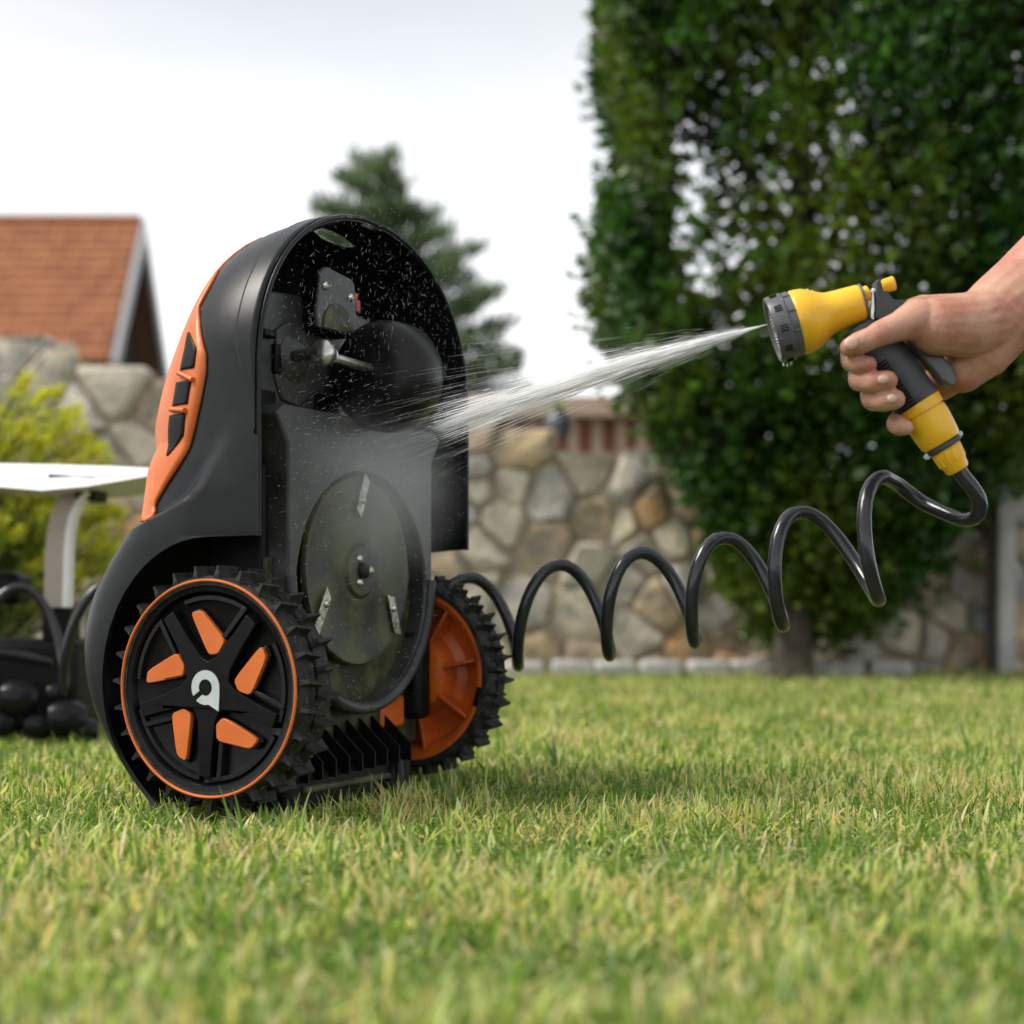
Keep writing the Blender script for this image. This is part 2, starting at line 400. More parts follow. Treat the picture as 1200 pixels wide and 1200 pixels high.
# grey pier at the right; added dark strip stands in for its shaded side
pr_ = P(1178, 700, 4.82)
pier = MB().box((pr_.x, 4.86, .34), (.052, .12, .78)).build('wall_pier', M_concrete, bevel=.006)
tag(pier, 'narrow pale grey concrete pier standing against the stone wall at far right', 'pier')
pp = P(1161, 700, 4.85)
shade_strip = MB(); shade_strip.tube([(pp.x, 4.84, -.02), (pp.x, 4.84, .3), (pp.x + .004, 4.84, .56)], .018, 12); shade_strip.box((pp.x, 4.875, .2), (.05, .05, .012)); shade_strip.box((pp.x, 4.875, .45), (.05, .05, .012))
tag(shade_strip.build('pier_shade_strip', mat('dark brown pier shade', (.05, .035, .03), .6, var=.5), smooth=40), 'dark brown upright strip standing in for the shaded side of the pale pier', 'shade_strip')
# round pot on the wall
pc = P(655, 498, 5.1); pot = empty('round_pot', pc - Vector((0, 0, .045)))
mb = MB(); mb.lathe([(-.045, .02), (-.043, .026), (-.03, .038), (0, .047), (.025, .04), (.036, .03), (.04, .03), (.04, .024), (.02, .02), (.015, 0)], pc, (0, 0, 1), 24)
mb.build('pot_body', mat('dark grey glaze', (.06, .07, .09), .4, var=.3), pot, world=True, smooth=50)
mb = MB(); cc = []
for i in range(26):
    a = rng.uniform(0, 6.28); t = rng.uniform(.2, 1); b = pc + Vector((0, 0, .035)); e = b + Vector((math.cos(a) * .03 * t, math.sin(a) * .03 * t, .03 + .02 * rng.random())); s_ = Vector((-math.sin(a), math.cos(a), 0)) * .006
    mb.add([b, (b + e) / 2 + s_, e, (b + e) / 2 - s_], [(0, 1, 2, 3)]); cc += [[.12, .26, .03]] * 4
me = mb.mesh('sprout'); set_col(me, np.array(cc)); make('sprout', me, pot, True, leaf_mat('sprout leaves'))
tag(pot, 'round dark grey pot with a small green sprout standing on the wall', 'pot')

# ------------------------------------------------------------------ leaf clouds
def leaves(name, pts, nor, size, asp, colr, var, parent=None, m=None, curl=.25, yellow=None):
    """pts (n,3) leaf bases, nor (n,3) approx. growing direction; each leaf is a folded pair of quads"""
    N = len(pts); d = nor + nrg.normal(0, .45, (N, 3)); d /= np.linalg.norm(d, axis=1)[:, None]
    r = nrg.normal(0, 1, (N, 3)); s = np.cross(d, r); s /= np.linalg.norm(s, axis=1)[:, None]; u = np.cross(s, d)
    L_ = size * nrg.uniform(.6, 1.3, N)[:, None]; W_ = L_ * asp
    b = pts; tip = pts + d * L_ - u * L_ * curl; mid = pts + d * L_ * .48 + u * L_ * .04
    l = mid + s * W_ * .5 + u * W_ * .18; rr = mid - s * W_ * .5 + u * W_ * .18
    V_ = np.stack([b, l, tip, rr, mid], 1).reshape(-1, 3)
    q = np.array([[0, 1, 4], [1, 2, 4], [4, 2, 3], [0, 4, 3]])
    Fc = (np.arange(N)[:, None, None] * 5 + q[None]).reshape(-1, 3)
    me = fast_mesh(name, V_, Fc, 3)
    C = np.array(colr)[None] * (1 + nrg.normal(0, var, (N, 1)).clip(-.6, 1.2)) * np.array([1, 1, 1])[None]
    if yellow is not None: C = C * (1 - yellow[:, None]) + np.array([.55, .52, .04])[None] * yellow[:, None]
    set_col(me, np.repeat(C, 5, 0).clip(0, 1)); me.materials.append(m)
    o = bpy.data.objects.new(name, me); col.objects.link(o)
    if parent: o.parent = parent; me.transform(wm(parent).inverted())
    o['kind'] = 'stuff'
    return o

# ---- big hornbeam at the right
def crown_span(z):
    """left and right edge (x) and half depth of the crown at height z, read at the trunk's distance"""
    Y = 4.5; py = HY - (z - H) / Y * 1852
    l = lerp_tab([(-1200, 900), (-700, 760), (-300, 705), (0, 712), (110, 714), (200, 728), (260, 710), (330, 706), (400, 716), (440, 734), (500, 784), (560, 818), (640, 858), (700, 895), (735, 925)], py)
    r_ = lerp_tab([(-1200, 1150), (-700, 1330), (-300, 1440), (0, 1440), (300, 1400), (440, 1330), (520, 1220), (560, 1170), (640, 1100), (690, 1050), (735, 965)], py)
    return (l - 600) / 1852 * Y, (r_ - 600) / 1852 * Y
tree = empty('hornbeam_tree', (.80, 4.5, 0)); tag(tree, 'large dense dark green leafy tree at right with bright sky gaps and a short trunk', 'tree')
cl = []
zz = .16
NC = 3600
for i in range(NC):
    z = rng.uniform(.18, 3.4) if i > 500 else rng.uniform(.18, 1.2)
    l, r_ = crown_span(z); c = (l + r_) / 2; hw = (r_ - l) / 2; hd = min(.75, hw * .95)
    a = rng.uniform(0, 6.283); q = rng.random() ** .36
    x = c + math.cos(a) * hw * q; y = 4.62 + math.sin(a) * hd * q
    if y > 4.9 and z < .8: continue
    cl.append((x, y, z, a, q))
for i in range(900):
    z = rng.uniform(.75, 3.3); l, r_ = crown_span(z); a = rng.uniform(2.2, 4.1)
    cl.append((l + .05 + .03 * math.sin(z * 9) + abs(rng.gauss(0, .07)), 4.62 + rng.uniform(-.35, .35), z, a, 1))
for i in range(1000):
    z = rng.uniform(.8, 3.3); l, r_ = crown_span(z); a = rng.uniform(3.6, 5.8); x = rng.uniform(1.0, r_ - .1)
    cl.append((x, 4.5 + rng.uniform(-.45, .45), z, a, 1))
CL = np.array(cl); per = 24
idx = np.repeat(np.arange(len(CL)), per); c0 = CL[idx, :3]
pts = c0 + nrg.normal(0, 1, (len(idx), 3)) * np.array([.034, .034, .05])
# a strand-like gap pattern: drop leaves where a coarse noise is low, so that sky shows through
gap = np.array([.55 * noise.noise(Vector((p[0] * 6.5, p[1] * .6, p[2] * 3.2 + 5))) + .85 * noise.noise(Vector((p[0] * 19, p[1] * 1.0, p[2] * 13))) for p in pts])
win = np.exp(-(((pts[:, 0] - .58) / .26) ** 2 + ((pts[:, 2] - 1.28) / .55) ** 2)); win = win + .5 * np.exp(-(((pts[:, 0] - 1.15) / .16) ** 2 + ((pts[:, 2] - 1.15) / .25) ** 2))
keep = gap > -.76 + .78 * win
pts = pts[keep]
dirs = np.stack([np.cos(CL[idx, 3]), np.sin(CL[idx, 3]), np.full(len(idx), .25)], 1)[keep]
M_leaf = leaf_mat('hornbeam leaves', trans=.3, rough=.38, tgain=1.7, spec=.5)
tone = np.array([noise.noise(Vector((p[0] * 3, p[1] * 3, p[2] * 2.2 + 9))) for p in pts])
leaves('crown', pts, dirs, .042, .62, (.029, .082, .013), .4, tree, M_leaf, yellow=(.03 + .2 * tone).clip(0, .4))
mb = MB(); base = Vector((.80, 4.5, -.03))
mb.tube([base, base + Vector((.0, 0, .1)), base + Vector((.01, .02, .35)), base + Vector((.02, .08, .9)), base + Vector((.05, .1, 1.8)), base + Vector((.08, .1, 3))], [.075, .056, .05, .04, .026, .008], 14)
for i in range(26):
    z = .2 + i * .09; a = i * 2.4; st = base + Vector((.01 + .02 * z, .02 + .05 * z, z)); l, r_ = crown_span(z + .3); hw = (r_ - l) / 2 * .8
    e = st + Vector((math.cos(a) * hw * .9, math.sin(a) * min(.5, hw), .5)); e.y = min(e.y, 4.95)
    mb.tube([st, st.lerp(e, .4) + Vector((0, 0, .05)), e], [.016, .009, .003], 6)
mb.build('trunk', M_bark, tree, True, smooth=60)

# ---- far conifer behind the mower
con = empty('pine_tree', P(470, 700, 14)); con.location.z = 0; tag(con, 'blurred tall conifer with ragged branches rising behind the mower nose', 'tree')
top = P(443, 182, 14); bx = con.location.x; pl = []; dl = []
mb = MB(); mb.tube([(bx, 14, -.1), (bx, 14, 2), top - Vector((0, 0, .15))], [.16, .1, .015], 10)
def con_l(py): return lerp_tab([(160, 440), (200, 412), (240, 375), (265, 362), (330, 345), (420, 335), (620, 320)], py)
def con_r(py): return lerp_tab([(160, 446), (210, 470), (235, 482), (270, 510), (320, 560), (350, 578), (420, 605), (520, 620), (620, 630)], py)
for i in range(96):
    py = 188 + (i / 95) ** .8 * 410; z = H + (HY - py) / 1852 * 14; a = i * 2.399; side = math.cos(a)
    cx = lerp_tab([(160, 443), (420, 470), (620, 475)], py)
    reach = (con_r(py) - cx if side > 0 else cx - con_l(py)) / 1852 * 14 * rng.uniform(.78, 1.2)
    st = Vector(((cx - 600) / 1852 * 14, 14, z - .05)); e = st + Vector((math.cos(a) * reach, math.sin(a) * reach * .8, reach * .18 + rng.uniform(-.05, .1)))
    mb.tube([st, st.lerp(e, .5) - Vector((0, 0, .04)), e], [.02, .012, .004], 5)
    for k in range(int(60 + 150 * reach)):
        t = rng.uniform(.15, 1); p = st.lerp(e, t) + Vector((rng.gauss(0, .05), rng.gauss(0, .06), rng.gauss(0, .045))) * (1.1 - .4 * t)
        pl.append(p); dd = (e - st).normalized() * .6; dl.append((dd.x, dd.y, dd.z + .8))
mb.build('trunk', M_bark, con, True, smooth=60)
leaves('crown', np.array(pl), np.array(dl), .15, .2, (.1, .15, .08), .3, con, leaf_mat('pine needles', .3, .6, tgain=1.5))

# ---- golden juniper at the left
jun = empty('golden_juniper', (P(30, 700, 3.4).x, 3.5, 0)); tag(jun, 'yellow green feathery juniper bush in front of the wall at far left', 'shrub')
jp = []; jd = []; jy = []; mb = MB()
jb = Vector((P(-60, 0, 3.4).x, 3.45, 0))
for i in range(150):
    up = rng.random(); a = rng.uniform(-math.pi, math.pi)
    py_t = 448 + up ** .8 * 240
    rpx = lerp_tab([(430, -20), (470, 5), (510, 40), (560, 62), (640, 80), (690, 50)], py_t) * rng.uniform(.6, 1.0) + 20
    e = Vector((jb.x + .08 + abs(math.cos(a)) ** .5 * (1 if math.cos(a) > 0 else -1) * (rpx + 60) / 1852 * 3.4, jb.y + math.sin(a) * .3, H + (HY - py_t) / 1852 * 3.4))
    st = Vector((jb.x + rng.uniform(-.05, .05), jb.y + rng.uniform(-.05, .05), max(.0, e.z - rng.uniform(.15, .4))))
    md_ = st.lerp(e, .55) + Vector((0, 0, .07)); cur = [st.lerp(md_, t).lerp(md_.lerp(e, t), t) for t in np.linspace(0, 1, 9)]
    mb.tube(cur[::2], [.006, .005, .004, .003, .0015], 5)
    for k in range(130):
        t = rng.random() ** .6; j = min(7, int(t * 8)); p = cur[j].lerp(cur[j + 1], t * 8 - j)
        dd = (cur[j + 1] - cur[j]).normalized(); sd = Vector((rng.gauss(0, 1), rng.gauss(0, 1), rng.gauss(0, .5)))
        q = p + sd * .018 * (1.15 - t); jp.append(q); jd.append(tuple(dd + sd * .35)); jy.append(min(1, max(0, t * 1.25 - .35 + (e.z - .35) * .5 + rng.gauss(0, .12))))
mb.build('branches', M_bark, jun, True, smooth=60)
leaves('foliage', np.array(jp), np.array(jd), .026, .26, (.09, .18, .022), .3, jun, leaf_mat('juniper sprays', .4, .5, tgain=1.5), yellow=np.array(jy))

# ------------------------------------------------------------------ tiled house at the left
house = empty('tiled_house', (-7.5, 20, 0)); tag(house, 'house with a steep orange tiled roof and dark open gable at far left', 'house')
Xg = -4.7; rz_, ez = 5.12, 3.12; yr = 20.0; yn, yf = 18.45, 21.6; Xl = -9.4
M_plaster = mat('plaster', (.5, .45, .38), .9, c2=(.42, .38, .32), scale=3)
M_tiles = [mat('roof tile %d' % i, c, .8, c2=tuple(x * .75 for x in c), scale=6, bump=.004, bscale=30) for i, c in enumerate([(.34, .12, .045), (.28, .095, .038), (.38, .145, .055)])]
mb = MB(); mb.box(((Xg + Xl) / 2 - .2, yr, ez / 2), (Xg - Xl - .7, 2.5, ez)); mb.build('wall', M_plaster, house, True)
mb = MB(); x0 = Xg - .3
mb.add([(x0, yn + .3, ez), (x0, yf - .3, ez), (x0, yr, rz_ - .35), (x0 - .2, yn + .3, ez), (x0 - .2, yf - .3, ez), (x0 - .2, yr, rz_ - .35)], [(0, 1, 2), (3, 5, 4), (0, 2, 5, 3), (1, 4, 5, 2), (0, 3, 4, 1)])
mb.build('gable', mat('dark gable boards', (.012, .011, .01), .8, var=.6), house, True)
mb = MB(); mb.box((x0 + .03, yr - .25, 3.55), (.05, .5, .7)); mb.build('gable_window', mat('dark glass', (.01, .012, .014), .08), house, True)
mb = MB()
for (ya, yb) in ((yn, yr), (yf, yr)):
    a1 = Vector((Xl, ya, ez)); b1 = Vector((Xg, ya, ez)); c1 = Vector((Xg, yr, rz_)); d1 = Vector((Xl, yr, rz_)); dn = Vector((0, 0, -.1))
    mb.add([a1, b1, c1, d1, a1 + dn, b1 + dn, c1 + dn, d1 + dn], [(0, 1, 2, 3), (4, 7, 6, 5), (0, 4, 5, 1), (1, 5, 6, 2), (2, 6, 7, 3), (3, 7, 4, 0)])
rf = mb.build('roof', mat('roof underlay', (.14, .07, .045), .9, var=.3), house, True)
sl = Vector((0, yr - yn, rz_ - ez)); Ls = sl.length; sl.normalize(); nn = Vector((0, -sl.z, sl.y)); rows_, cols_ = 15, 20
tw_ = (Xg - -7.3) / cols_; tl = Ls / rows_
tmb = MB(); vs = []
for yy, th_ in ((0, .03), (tl * 1.15, .008)):
    for k in range(5):
        xx = (k / 4 - .5) * tw_ * .96; vs += [(xx, yy, 0), (xx, yy, th_ + .016 * math.sin(k / 4 * math.pi))]
tmb.add(vs, [(2 * k + 1, 2 * k + 3, 10 + 2 * k + 3, 10 + 2 * k + 1) for k in range(4)] + [(2 * k, 2 * k + 2, 2 * k + 3, 2 * k + 1) for k in range(4)])
tms = []
for i in range(3):
    me = tmb.mesh('tile'); me.materials.append(M_tiles[i]); tms.append(me)
Rm = Matrix(((1, 0, 0), (0, sl.y, nn.y), (0, sl.z, nn.z))).to_4x4()
for r_ in range(rows_):
    for c in range(cols_):
        p = Vector((Xg - tw_ * (c + .5), yn, ez)) + sl * (tl * r_) + nn * .006
        share('tile', tms[rng.choice((0, 0, 1, 2))], wm(house).inverted() @ Matrix.Translation(p) @ Rm @ Matrix.Rotation(rng.uniform(-.02, .02), 4, 'Z'), rf)
mb = MB()
for r_ in range(rows_):
    for c in range(12):
        p = Vector((-7.3 - tw_ * (c + .5), yn, ez)) + sl * (tl * r_) + nn * .006
        mb.add(tmb.v, tmb.f, Matrix.Translation(p) @ Rm)
o = mb.build('tiles', M_tiles[0], rf, True); o['kind'] = 'stuff'
mb = MB(); mb.tube([(Xl, yr, rz_ + .02), (Xg, yr, rz_ + .02)], .07, 10); mb.build('ridge_cap', M_tiles[1], rf, True, smooth=60)
for (ya) in (yn, yf):
    mb = MB(); a1 = Vector((Xg + .02, ya, ez)); c1 = Vector((Xg + .02, yr, rz_ + .03)); dz = Vector((0, 0, -.26)); dx = Vector((.05, 0, 0))
    mb.add([a1, c1, c1 + dz * 1.0, a1 + dz, a1 + dx, c1 + dx, c1 + dz + dx, a1 + dz + dx], [(0, 1, 2, 3), (4, 7, 6, 5), (0, 4, 5, 1), (1, 5, 6, 2), (2, 6, 7, 3), (3, 7, 4, 0)])
    mb.build('barge_board', mat('grey painted board', (.4, .4, .41), .6, var=.1), house, True)

# ---- low terracotta outbuilding beyond the wall
shed = empty('terracotta_shed', (.6, 9.4, 0)); tag(shed, 'low terracotta outbuilding with pale posts and a beige eaves band behind the wall', 'outbuilding')
M_terra = mat('terracotta render', (.42, .2, .13), .85, c2=(.34, .15, .1), scale=5); M_beige = mat('beige render', (.52, .38, .28), .85, c2=(.44, .32, .24), scale=4)
xa, xb = P(470, 0, 9).x, P(900, 0, 9).x
MB().box(((xa + xb) / 2, 9.45, .64), (xb - xa - .1, .8, 1.28)).build('wall', M_terra, shed, True)
MB().box(((xa + xb) / 2, 9.4, 1.345), (xb - xa + .15, 1.05, .12)).build('roof', M_beige, shed, True, bevel=.01)
for px in (600, 625, 672, 700, 728, 752, 780, 820, 860):
    MB().box((P(px, 0, 9).x, 9.02, .64), (.05, .06, 1.28)).build('post', M_beige, shed, True)

# ------------------------------------------------------------------ charging shelter at the left
sh = empty('charging_shelter', P(60, 860, 2.42)); sh.location.z = 0
tag(sh, 'white canopy on a curved beige metal leg over a black base at the left edge', 'shelter')
Yc = 2.38
tops = [(-160, 548), (-80, 544), (0, 543), (60, 544), (120, 546), (182, 549)]; bots = [(-160, 560), (-80, 566), (0, 573), (60, 578), (112, 573), (182, 561)]
vs = []
for (dy, dz) in ((0, 0), (.26, -.012)):
    for i in range(6):
        a = P(*tops[i], Yc) + Vector((0, dy, dz)); b = P(*bots[i], Yc) + Vector((0, dy - (.0 if dy else .05), dz + (.02 if dy else 0))); vs += [a, b]
mb = MB(); mb.add(vs, [(2 * i, 2 * i + 2, 2 * i + 3, 2 * i + 1) for i in range(5)] + [(12 + 2 * i, 12 + 2 * i + 1, 12 + 2 * i + 3, 12 + 2 * i + 2) for i in range(5)]
  + [(2 * i, 12 + 2 * i, 12 + 2 * i + 2, 2 * i + 2) for i in range(5)] + [(2 * i + 1, 2 * i + 3, 12 + 2 * i + 3, 12 + 2 * i + 1) for i in range(5)] + [(0, 1, 13, 12), (10, 22, 23, 11)])
mb.build('canopy', M_white, sh, True, bevel=.004)
mb = MB(); mb.tube([P(57, 558, Yc - .024), P(90, 560, Yc - .026), P(121, 561, Yc - .028)], .0034, 8); mb.build('slot', M_dark, sh, True, smooth=60)
def strip(cs, hw, th, Y, name, m):
    vs = []
    for i, (x, y) in enumerate(cs):
        a = cs[max(0, i - 1)]; b = cs[min(len(cs) - 1, i + 1)]; L_ = math.hypot(b[0] - a[0], b[1] - a[1]); nx, ny = -(b[1] - a[1]) / L_, (b[0] - a[0]) / L_
        for (s_, dy) in ((-1, 0), (1, 0), (1, th), (-1, th)): vs.append(P(x + nx * hw * s_, y + ny * hw * s_, Y) + Vector((0, dy, 0)))
    n = len(cs); fs = [(4 * i + j, 4 * i + (j + 1) % 4, 4 * i + 4 + (j + 1) % 4, 4 * i + 4 + j) for i in range(n - 1) for j in range(4)] + [(0, 1, 2, 3), (4 * n - 4, 4 * n - 1, 4 * n - 2, 4 * n - 3)]
    return MB().add(vs, fs).build(name, m, sh, True, bevel=.001)
strip([(86, 576), (78, 590), (70, 608), (66, 630), (64, 660), (63, 712)], 12, .02, Yc + .05, 'leg', M_tan)
strip([(103, 576), (92, 588), (84, 604), (80, 622), (78, 645), (76, 712)], 3.6, .03, Yc + .035, 'leg_edge', M_white)
mb = MB(); mb.box(tuple(P(107, 580, Yc + .08)), (.03, .08, .02)); mb.build('bracket', M_dark, sh, True, bevel=.003)
mb = MB(); mb.box(tuple(P(15, 800, Yc + .14)), (.27, .24, .14)); mb.build('base', M_dark, sh, True, bevel=.012)
mb = MB(); mb.box(tuple(P(72, 728, Yc + .1)), (.045, .06, .06)); mb.build('leg_socket', M_dark, sh, True, bevel=.004)
mb = MB(); mb.box(tuple(P(5, 690, Yc + .16)), (.07, .09, .05)); mb.build('charging_head', M_dark, sh, True, bevel=.012, seg=3)
mb = MB(); mb.tube([P(-30, 762, Yc - .02), P(20, 768, Yc - .02), P(62, 776, Yc - .03)], [.006, .008, .006], 8); mb.build('charging_arm', M_shell, sh, True, smooth=60)
for (px, py, r_) in ((22, 818, .026), (78, 842, .027), (100, 856, .018), (45, 850, .02), (0, 846, .022), (66, 812, .014)):
    c = P(px, py, Yc - .02 - r_ * .6); mb = MB(); mb.lathe([(-r_ * 1.1, 0), (-r_, r_ * .7), (-r_ * .5, r_), (r_ * .5, r_), (r_, r_ * .7), (r_ * 1.1, 0)], c, (1, .3, -.12), 16)
    mb.build('roller', M_shell, sh, True, smooth=50)

# ------------------------------------------------------------------ coiled hose
def helix():
    # crest positions (px), radius, from the gun towards the left
    pk = [(1035, 558, 684), (935, 600, 722), (847, 630, 745), (750, 648, 762), (655, 662, 775), (548, 677, 786), (442, 682, 792), (336, 684, 797), (232, 684, 800), (128, 685, 802), (22, 688, 806), (-84, 690, 810), (-190, 692, 812)]
    pts = []
    dd_ = [22.5, 13.5, 8, 6, 3, 1, 0, 0, 0, 0, 0, 0, 0]
    for i in range(len(pk) - 1):
        (x0, t0, b0), (x1, t1, b1) = pk[i], pk[i + 1]; p_ = x0 - x1; n_ = 26; bf = p_ / 100
        for j in range(n_):
            ph = 2 * math.pi * j / n_; f = j / n_
            D_ = dd_[i] + (dd_[i + 1] - dd_[i]) * max(0, f - .5) * 2
            x = x0 - p_ * f + D_ * (1 - math.cos(ph)) - 19 * math.sin(ph)
            tt = t0 + (t1 - t0) * f; bb = b0 + (b1 - b0) * f; y = (tt + bb) / 2 - (bb - tt) / 2 * math.cos(ph)
            yd = 1.5 + max(0, (1035 - x) / 1035) * .82
            pts.append(P(x, y, yd - .045 * math.sin(ph)))
    return pts
def catmull(cp, n=10):
    o_ = []
    cp = [cp[0]] + cp + [cp[-1]]
    for i in range(1, len(cp) - 2):
        p0, p1, p2, p3 = cp[i - 1:i + 3]
        for j in range(n):
            t = j / n; o_.append(.5 * ((2 * p1) + (p2 - p0) * t + (2 * p0 - 5 * p1 + 4 * p2 - p3) * t * t + (3 * p1 - p0 - 3 * p2 + p3) * t ** 3))
    o_.append(cp[-2]); return o_
lead = catmull([P(1119, 542, 1.45), P(1127, 556, 1.45), P(1139, 571, 1.45), P(1148, 588, 1.452), P(1145, 604, 1.46), P(1131, 609, 1.48), P(1112, 603, 1.5), P(1080, 588, 1.525), P(1053, 568, 1.525), P(1035, 558, 1.5)], 7)
hl = lead[:-1] + helix()
mb = MB(); mb.tube(hl, [.0070 + .0000 * i for i in range(len(hl))], 14)
hose = mb.build('spiral_hose', M_hose, smooth=70)
c0_ = Vector((0, 1.6, 0)); tag(hose, 'glossy black spiral garden hose coiling from the spray gun behind the mower', 'hose')

exec_marker = 1
# ------------------------------------------------------------------ robot mower standing on its tail
TH = R(27.5)
mow = empty('robot_mower', (-.29, 1.5, 0), -TH)
tag(mow, 'black and orange robotic lawn mower standing upright on its tail with underside showing', 'robot mower')
# local axes: x = out of the underside, y = across the machine away from the camera, z = up (towards its nose)
SC = .224
Dt = [(.002, -.087), (.01, -.0965), (.03, -.1196), (.055, -.1425), (.0765, -.1597), (.1, -.1741), (.13, -.1849), (.16, -.1876), (.185, -.1853), (.21, -.1757), (.225, -.1663), (.24, -.1551), (.26, -.1375), (.28, -.1235), (.3, -.1262), (.34, -.1381), (.38, -.1446), (.42, -.1317), (.46, -.1125), (.49, -.1005), (.51, -.0936), (.53, -.0862), (.55, -.0775), (.57, -.0625), (.58, -.05), (.59, -.031), (.598, -.006), (.604, .015), (.6095, .037)]
U0 = .045
def NEz(z): return 9 - 5.4 * min(1, max(0, (z - .26) / .1))
def Wz(z):
    if z <= .43: return .2045
    t = min(1, (z - .43) / .1795); return .2045 * (1 - t ** 2.1) ** (1 / 2.1)
def Dz(z):
    zs, ds = zip(*Dt)
    return float(np.interp(z, zs, ds)) if z > .58 or z < .02 else float(.25 * np.interp(z - .01, zs, ds) + .5 * np.interp(z, zs, ds) + .25 * np.interp(z + .01, zs, ds))
def ledge(u): return lerp_tab([(-.13, .272), (-.09, .282), (-.06, .293), (-.033, .305), (-.0127, .320), (.005, .338), (.03, .37)], u)
def sec(z, ph, off=0.0):
    '''point of the shell's outside at height z and angle ph (0 near rim, pi far rim)'''
    c, s_ = math.cos(ph), max(0, math.sin(ph)); e = 2 / NEz(z)
    W_ = Wz(z); Hh = U0 - Dz(z)
    y = -math.copysign(abs(c) ** e, c); x = s_ ** e; u = U0 - Hh * x; lz = ledge(u)
    wd_ = .009 + .03 * smooth(-.05, .02, u)
    W_ += .0165 * (1 - smooth(lz - .002, lz + wd_, z)) * (1 - smooth(-.035, .045, u))
    fl = 1 - .035 * smooth(.1, .9, x) * smooth(.27, .33, z)
    return (U0 - (Hh + off) * x, SC + (W_ * fl + off) * y, z)
def phi_u(z, u):
    t = min(1, max(0, (U0 - u) / (U0 - Dz(z)))); return math.asin(t ** (NEz(z) / 2))
AZ, AR = .1235, .134
def arch_u(z):
    d = 1 - ((z - AZ) / .145) ** 2
    return None if d <= 0 else -.1345 * math.sqrt(d)
NP = 121
rows_z = [.003, .012, .02, .03, .04, .05, .06, .07, .08, .09, .1, .12, .14, .16, .18, .2, .215, .23, .24, .248, .254, .26, .264, .2668, .2682] + list(np.linspace(.269, .35, 70)) + list(np.linspace(.353, .43, 26)) + [.43 + .179 * math.sin(t) for t in np.linspace(.06, math.pi / 2, 26)]
vs = []
for z in rows_z:
    p0 = 0.0
    u_ = arch_u(z)
    if u_ is not None: p0 = phi_u(z, max(u_, Dz(z) + .009))
    for k in range(NP):
        vs.append(sec(z, p0 + (math.pi - 2 * p0) * k / (NP - 1)))
fs = [(i * NP + k, i * NP + k + 1, (i + 1) * NP + k + 1, (i + 1) * NP + k) for i in range(len(rows_z) - 1) for k in range(NP - 1)]
shell = MB().add(vs, fs).build('shell', M_shell, mow, smooth=35)
sm = shell.modifiers.new('solid', 'SOLIDIFY'); sm.thickness = .0042; sm.offset = -1; sm.use_rim = True; sm.use_even_offset = False
# which way do the normals look? the deck must face -x
nx_ = shell.data.polygons[90 * (NP - 1) + NP // 2].normal
if nx_.x > 0: shell.data.flip_normals()
# handle slot through the nose
hs = MB(); lens = [(.0, .004), (.016, .0125), (.036, .0135), (.056, .011), (.078, .004), (.066, -.002), (.04, -.005), (.014, -.003)]
SLOT = (.118, .568)
a_, b_ = Vector((.06, SLOT[0] - .03, SLOT[1])), Vector((-.561, .835, .234))
hs.prism(lens, lambda x, y: a_ + b_ * 0.01 + Vector((0, x - .0, y * .72)), lambda x, y: a_ + b_ * .32 + Vector((0, x, y * .72)))
cut = hs.build('cutter', M_dark, mow)
bo = shell.modifiers.new('slot', 'BOOLEAN'); bo.object = cut; bo.operation = 'DIFFERENCE'; bo.solver = 'EXACT'
bpy.context.view_layer.update()
dg = bpy.context.evaluated_depsgraph_get(); me2 = bpy.data.meshes.new_from_object(shell.evaluated_get(dg))
if len(me2.polygons) > 500:
    shell.modifiers.clear(); shell.data = me2
bpy.data.objects.remove(cut)
if not shell.data.materials: shell.data.materials.append(M_shell)
soft(shell, 62)
# flange along the rim
mb = MB(); rim = []
for z in list(np.linspace(.2685, .43, 14)) + [.43 + .179 * math.sin(t) for t in np.linspace(.06, math.pi / 2, 22)]: rim.append(z)
pn = [Vector(sec(z, 0)) for z in rim]; pf = [Vector(sec(z, math.pi)) for z in rim][::-1]
mb = MB(); mb.tube([p + Vector((0, .002 * (1 if p.y < SC else -1), 0)) for p in pn + pf[1:]], .0026, 8); mb.build('rim_lip', M_shell, mow, smooth=70)

skin_rows = []
def on_shell(z, u, off):
    return sec(z, phi_u(z, u), off)
def skin(rows, off, name, m, n=10, parent=mow, thick=.002):
    """strip of rows (z, u_left, u_right) lying on the near side of the shell"""
    vs = []
    for (z, ul, ur) in rows:
        pl_, pr = phi_u(z, ul), phi_u(z, ur)
        for k in range(n): vs.append(sec(z, pl_ + (pr - pl_) * k / (n - 1), off))
    fs = [(i * n + k, i * n + k + 1, (i + 1) * n + k + 1, (i + 1) * n + k) for i in range(len(rows) - 1) for k in range(n - 1)]
    o = MB().add(vs, fs).build(name, m, parent, smooth=50)
    s_ = o.modifiers.new('solid', 'SOLIDIFY'); s_.thickness = thick; s_.offset = 1
    if o.data.polygons[0].normal.y > 0: o.data.flip_normals()
    return o
bandrows = [(z, .0425 - .024 * smooth(.37, .47, z), .0435) for z in list(np.linspace(.365, .43, 14)) + [.43 + .179 * math.sin(t) for t in np.linspace(.06, 1.3, 18)]]
skin(bandrows, .0006, 'rim_band', M_shell, 8, mow, .0022)
